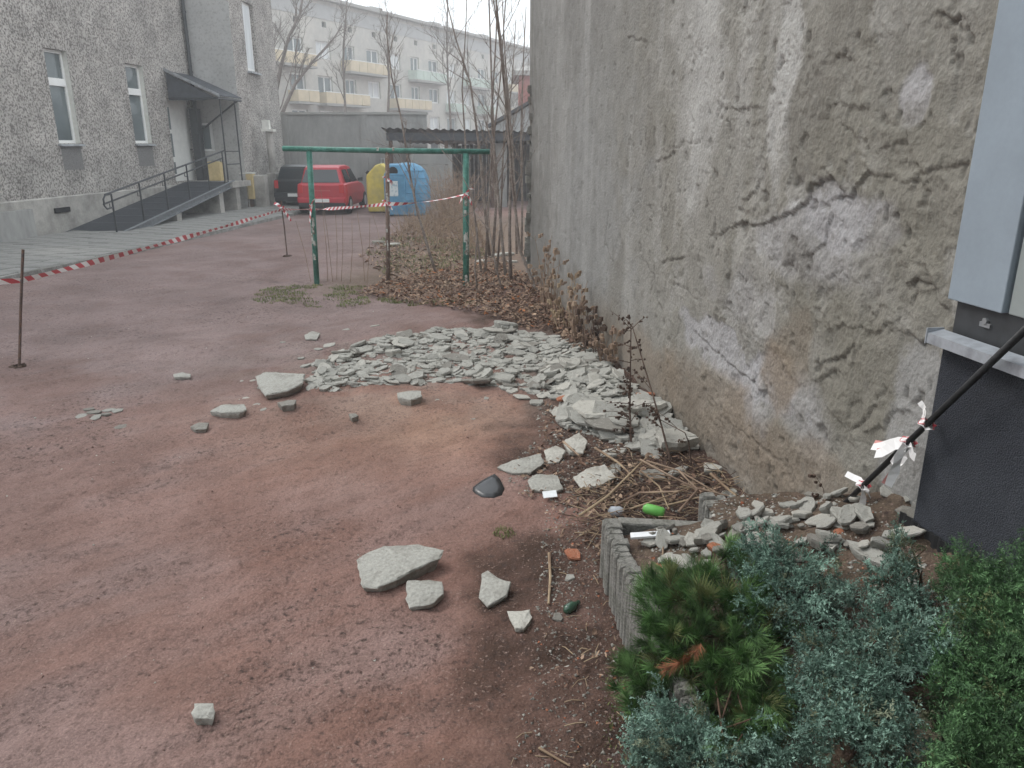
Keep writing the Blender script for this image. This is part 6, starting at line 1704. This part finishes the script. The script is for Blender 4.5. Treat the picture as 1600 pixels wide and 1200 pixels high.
# trees behind the court wall
Yt = 44
bare_tree('bare_tree', 'old bare tree with spreading limbs behind the court wall next to the stair tower', on_y(432, 250, Yt) * Vector((1, 1, 0)) if False else Vector((on_y(432, 250, Yt).x, Yt, 0)), [
    [Vector((on_y(432, 250, Yt).x, Yt, 0))] + stem_px([(432, 215, 0), (428, 160, 0), (422, 100, 0), (418, 40, 0), (412, -60, 0)], Yt),
    stem_px([(432, 200, 0), (446, 165, 0), (462, 130, 0), (490, 95, 0), (520, 62, 0), (535, 40, 0)], Yt),
    stem_px([(430, 150, 0), (440, 100, 0), (452, 55, 0), (470, 20, 0), (478, -40, 0)], Yt)], 23, M_bark, .12, 3, 11, bl=.34)
Yt = 40
bare_tree('bare_tree', 'slender bare tree behind the court wall with fine upright twigs', Vector((on_y(604, 250, Yt).x, Yt, 0)), [
    [Vector((on_y(607, 250, Yt).x, Yt, 0))] + stem_px([(606, 190, 0), (608, 130, 0), (606, 80, 0), (604, 40, 0)], Yt)], 29, M_bark, .085, 3, 14, bl=.26)
Yt = 42
bare_tree('bare_tree', 'slender bare tree behind the open shed', Vector((on_y(700, 250, Yt).x, Yt, 0)), [
    [Vector((on_y(705, 250, Yt).x, Yt, 0))] + stem_px([(704, 190, 0), (700, 130, 0), (698, 60, 0), (700, -10, 0), (704, -60, 0)], Yt)], 31, M_bark, .07, 3, 12, bl=.22)
Yt = 47
bare_tree('bare_tree', 'thin bare tree rising behind the court wall toward the sky', Vector((on_y(540, 250, Yt).x, Yt, 0)), [
    [Vector((on_y(542, 250, Yt).x, Yt, 0))] + stem_px([(540, 180, 0), (536, 100, 0), (540, 30, 0), (546, -40, 0)], Yt)], 37, M_bark, .09, 3, 12, bl=.24)

# ------------------------------------------------------------------ planter shrubs
def rot_to(d, roll):
    d = d / np.linalg.norm(d, axis=1, keepdims=True); n = len(d)
    ref = np.tile(np.array([0., 0, 1]), (n, 1)); bad = np.abs(d[:, 2]) > .95; ref[bad] = (1, 0, 0)
    s = np.cross(d, ref); s /= np.linalg.norm(s, axis=1, keepdims=True); u = np.cross(s, d)
    c, q = np.cos(roll)[:, None], np.sin(roll)[:, None]
    s2 = s * c + u * q; u2 = -s * q + u * c
    return np.stack([d, s2, u2], 2)      # columns: axis, side, up
def instance(tv, tf, pos, dirs, scale, rng):
    n = len(pos); Rm = rot_to(dirs, rng.uniform(0, 6.28, n))
    V = np.einsum('nij,kj->nki', Rm, tv) * scale[:, None, None] + pos[:, None, :]
    F = (tf[None] + (np.arange(n) * len(tv))[:, None, None]).reshape(-1, 3)
    return V.reshape(-1, 3), F
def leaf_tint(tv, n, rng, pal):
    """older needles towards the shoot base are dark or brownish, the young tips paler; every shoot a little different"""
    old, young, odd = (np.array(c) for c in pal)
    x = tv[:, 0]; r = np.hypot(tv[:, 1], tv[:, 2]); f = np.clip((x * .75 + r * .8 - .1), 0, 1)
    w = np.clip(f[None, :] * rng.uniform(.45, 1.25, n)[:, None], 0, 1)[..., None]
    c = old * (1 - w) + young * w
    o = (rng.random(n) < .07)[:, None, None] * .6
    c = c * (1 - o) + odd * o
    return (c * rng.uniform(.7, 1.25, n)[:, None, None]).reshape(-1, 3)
PAL = {'jun': ((.04, .088, .06), (.25, .385, .31), (.20, .17, .08)), 'cyp': ((.02, .055, .022), (.125, .245, .10), (.15, .14, .06)), 'pine': ((.02, .058, .018), (.13, .25, .075), (.16, .13, .05))}
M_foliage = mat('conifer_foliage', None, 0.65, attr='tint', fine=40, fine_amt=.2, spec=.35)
def needle_set(specs, wd):
    """specs: list (origin, tip) -> slim triangles pairs"""
    V = []; F = []
    for a, b in specs:
        a = np.array(a, float); b = np.array(b, float); d = b - a; s = np.cross(d, (0.3, .5, .8)); s = s / (np.linalg.norm(s) + 1e-9) * wd
        n = len(V); V += [a - s * .6, a + s * .6, (a + b) / 2 + s * .9, (a + b) / 2 - s * .9, b]; F += [(n, n + 1, n + 2), (n, n + 2, n + 3), (n + 3, n + 2, n + 4)]
    return np.array(V), np.array(F)
def spray_juniper(seed, wd=.0185, dens=28):
    """short branchlet (length 1) with many tiny awl needles on side twigs"""
    r_ = random.Random(seed); sp = []
    tw = [((0, 0, 0), (1, 0, 0))]
    for k in range(9):
        f = .1 + .8 * k / 8; a = r_.uniform(0, 6.28); l = (.46 - .22 * f) * r_.uniform(.7, 1.2)
        tw.append(((f, 0, 0), (f + l * .75, l * math.cos(a) * .75, l * math.sin(a) * .75)))
    for a, b in tw:
        a = Vector(a); b = Vector(b); d = b - a; n = max(5, int(d.length * dens))
        for i in range(n):
            c = a.lerp(b, (i + .5) / n); an = r_.uniform(0, 6.28); o = d.normalized().orthogonal(); o.rotate(Matrix.Rotation(an, 3, d))
            e = c + (d.normalized() * .55 + o * .8) * .085 * r_.uniform(.7, 1.2); sp.append((c, e))
        sp.append((b, b + d.normalized() * .08))
    return needle_set(sp, wd)
def spray_cypress(seed):
    r_ = random.Random(seed); sp = []
    for k in range(12):
        f = .05 + .9 * k / 11; l = (.5 - .3 * f) * r_.uniform(.75, 1.2); a = (k % 2) * math.pi + r_.gauss(0, .45)
        b = Vector((f + l * .8, l * math.cos(a) * .6, l * math.sin(a) * .6)); c0 = Vector((f, 0, 0)); sp.append((c0, b))
        for q in range(6):
            g_ = .2 + .75 * q / 5; c = c0.lerp(b, g_); d = (b - c0).normalized(); o = d.orthogonal(); o.rotate(Matrix.Rotation(r_.uniform(0, 6.28), 3, d)); sp.append((c, c + (d * .8 + o * .6) * .13 * r_.uniform(.7, 1.2)))
    sp.append(((0, 0, 0), (1.05, 0, 0)))
    return needle_set(sp, .015)
def tuft_pine(seed):
    r_ = random.Random(seed); sp = []
    for k in range(95):
        f = r_.uniform(0, .75); a = r_.uniform(0, 6.28); th = r_.uniform(.25, .95) * (1.1 - .5 * f); c = Vector((f, 0, 0)); l = r_.uniform(.6, 1.0)
        sp.append((c, c + Vector((math.cos(th), math.sin(th) * math.cos(a), math.sin(th) * math.sin(a))) * l))
    return needle_set(sp, .0125)
def pt_on(px, py, z): 
    p = on_z(px, py, z); return np.array([p.x, p.y, p.z])
def shrub(name, label, cat, base_px, regions, n, size, kind, m_, seed, updir=.45, zbase=.40, twm=None):
    """regions: list of (px,py,rx,ry,z) discs on the shrub surface where shoots end"""
    rng = np.random.default_rng(seed); r_ = random.Random(seed)
    base = pt_on(*base_px, zbase); t = thing(name, label, cat, tuple(base))
    tips = []; 
    area = [max(.05, a[2] * a[3]) for a in regions]; tot = sum(area)
    for (px, py, rx, ry, z), ar in zip(regions, area):
        for k in range(int(n * ar / tot)):
            a = r_.uniform(0, 6.28); q = math.sqrt(r_.random())
            dz = (1 - q * q) * .06 + r_.gauss(0, .03) - (.10 * r_.random() ** 2)
            p = on_z(px + rx * q * math.cos(a), py + ry * q * math.sin(a), z); tips.append((p.x, p.y, p.z + dz))
    tips = np.array(tips)
    wlim = (WALL_C if True else 0) + WALL_K * tips[:, 1] - .06; tips[:, 0] = np.minimum(tips[:, 0], wlim)
    d = tips - base; d[:, 2] = np.abs(d[:, 2]) * .5 + np.linalg.norm(d[:, :2], axis=1) * updir + .08
    d = d / np.linalg.norm(d, axis=1, keepdims=True) + rng.normal(0, .33, d.shape); 
    sc_ = rng.uniform(.7, 1.25, len(tips)) * size
    Vs = []; Fs = []; Ts = []; off = 0; k_ = 5
    grp = rng.integers(0, k_, len(tips))
    for k in range(k_):
        tv, tf = {'jun': spray_juniper, 'cyp': lambda q: spray_juniper(q, .012, 34), 'pine': tuft_pine}[kind](seed * 10 + k)
        s_ = grp == k
        if not s_.any(): continue
        dn = d[s_] / np.linalg.norm(d[s_], axis=1, keepdims=True)
        V_, F_ = instance(tv, tf, tips[s_] - dn * sc_[s_][:, None], d[s_], sc_[s_], rng); Vs.append(V_); Fs.append(F_ + off); off += len(V_)
        Ts.append(leaf_tint(tv, int(s_.sum()), rng, PAL[kind]))
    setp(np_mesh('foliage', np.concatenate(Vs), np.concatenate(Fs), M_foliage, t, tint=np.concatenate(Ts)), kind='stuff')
    mb = MB()
    for i in range(0, len(tips), max(1, len(tips) // 45)):
        b = Vector(base) + Vector((r_.gauss(0, .03), r_.gauss(0, .03), -.08)); e = Vector(tips[i]) - Vector(d[i]).normalized() * sc_[i] * .9
        m1 = b.lerp(e, .5) + Vector((r_.gauss(0, .03), r_.gauss(0, .03), r_.gauss(-.02, .02)))
        m1.z = min(m1.z, e.z - .05)
        mb.tube([b, m1, e], [.007, .0045, .002], 5, cap=False)
    setp(mb.build('stems', twm or M_twig, t), kind='stuff')
    return t
pine = shrub('pine_shrub', 'dwarf mountain pine with long dark green needles spilling over the palisade', 'shrub', (1140, 960), [(1105, 915, 100, 60, .50), (1060, 960, 70, 60, .46), (1150, 900, 60, 60, .55), (1180, 975, 70, 60, .50), (1120, 1010, 70, 45, .42), (1200, 1060, 60, 50, .46), (990, 1048, 35, 40, .30), (1010, 1075, 30, 25, .3), (1190, 1130, 60, 40, .5), (1170, 1170, 60, 40, .52), (1040, 1000, 40, 40, .42), (1130, 1070, 70, 50, .42), (1020, 920, 34, 40, .44), (985, 1045, 30, 35, .30), (1010, 1060, 40, 40, .34)], 430, .088, 'pine', M_pine, 51, .7)
t_, f_ = tuft_pine(77); rngd = np.random.default_rng(5)
dp = np.array([pt_on(1085, 1015, .54), pt_on(1070, 1022, .53), pt_on(1095, 1005, .55), pt_on(1250, 1045, .62), pt_on(1062, 1035, .52)])
V_, F_ = instance(t_, f_, dp, np.tile(np.array([-.4, -.5, -.35]), (5, 1)) + rngd.normal(0, .25, (5, 3)), np.full(5, .06), rngd)
setp(np_mesh('dead_needles', V_, F_, M_deadneedle, pine), kind='stuff')
shrub('juniper_shrub', 'blue green juniper behind the pine and in front of the planter rubble', 'shrub', (1230, 930), [(1190, 860, 55, 40, .60), (1240, 880, 60, 40, .62), (1180, 910, 45, 45, .58), (1250, 935, 60, 40, .60), (1305, 920, 40, 30, .62), (1215, 960, 50, 40, .56), (1300, 960, 40, 30, .62), (1180, 845, 30, 24, .66), (1290, 890, 40, 30, .66)], 300, .105, 'jun', M_jun, 52)
shrub('juniper_shrub', 'upright blue green juniper shoot close to the dark base wall', 'shrub', (1415, 930), [(1405, 850, 16, 30, .86), (1410, 890, 34, 34, .80), (1385, 930, 40, 36, .74), (1430, 950, 40, 30, .76), (1350, 900, 22, 18, .72), (1400, 835, 14, 20, .9)], 130, .10, 'jun', M_jun, 53, 1.2, .6)
shrub('juniper_shrub', 'broad blue green juniper in the middle of the planter', 'shrub', (1330, 1080), [(1310, 1020, 70, 45, .66), (1380, 1000, 60, 40, .70), (1290, 1080, 60, 50, .66), (1370, 1080, 65, 60, .68), (1330, 1140, 80, 50, .68), (1430, 1010, 50, 40, .74), (1400, 1150, 50, 50, .68), (1480, 990, 50, 40, .8), (1260, 1030, 40, 40, .6)], 470, .11, 'jun', M_jun, 54)
shrub('juniper_shrub', 'low blue green juniper creeping over the near palisade edge', 'shrub', (1090, 1160), [(1040, 1130, 50, 40, .44), (1090, 1170, 80, 40, .48), (1030, 1180, 40, 30, .44), (1150, 1190, 60, 30, .52), (1230, 1185, 70, 30, .58), (1010, 1110, 30, 25, .38), (1080, 1120, 40, 25, .45), (1000, 1150, 30, 40, .36), (1000, 1190, 30, 30, .38)], 340, .10, 'jun', M_jun, 55)
shrub('cypress_shrub', 'bright green feathery cypress against the dark base wall', 'shrub', (1560, 1000), [(1510, 920, 50, 40, .86), (1560, 900, 50, 40, .9), (1590, 960, 40, 60, .9), (1530, 980, 60, 50, .86), (1480, 880, 24, 22, .86), (1600, 1020, 50, 50, .88), (1500, 880, 40, 24, .9)], 330, .125, 'cyp', M_cyp, 56, .9, .6)
shrub('cypress_shrub', 'lower green cypress beside the limestone rocks', 'shrub', (1540, 1130), [(1500, 1060, 50, 36, .78), (1560, 1080, 60, 50, .8), (1520, 1130, 60, 50, .78), (1590, 1150, 50, 60, .8), (1530, 1190, 80, 40, .78), (1470, 1050, 24, 22, .76), (1500, 1170, 40, 40, .74)], 330, .125, 'cyp', M_cyp, 57, .7, .5)
shrub('cypress_shrub', 'single green cypress tip rising before the anthracite wall', 'shrub', (1640, 900), [(1600, 830, 18, 16, .98), (1620, 850, 30, 26, .96), (1640, 880, 40, 30, .92)], 40, .10, 'cyp', M_cyp, 58, 1.1, .7)

# ------------------------------------------------------------------ haze: damp winter air
hz = MB(); hz.box((-130, -60, -1.2), (130, 190, 26)); ho = hz.build('haze', None)
setp(ho, 'pale damp winter haze filling the court', 'haze', None, 'stuff')
mh = bpy.data.materials.new('haze_air'); mh.use_nodes = True
N = mh.node_tree.nodes; N.clear(); o_ = N.new('ShaderNodeOutputMaterial'); v_ = N.new('ShaderNodeVolumePrincipled')
v_.inputs['Color'].default_value = (.975, .985, 1.0, 1); v_.inputs['Density'].default_value = .0048; v_.inputs['Anisotropy'].default_value = 0.2
mh.node_tree.links.new(v_.outputs[0], o_.inputs['Volume'])
ho.data.materials.append(mh)
bpy.context.view_layer.update()
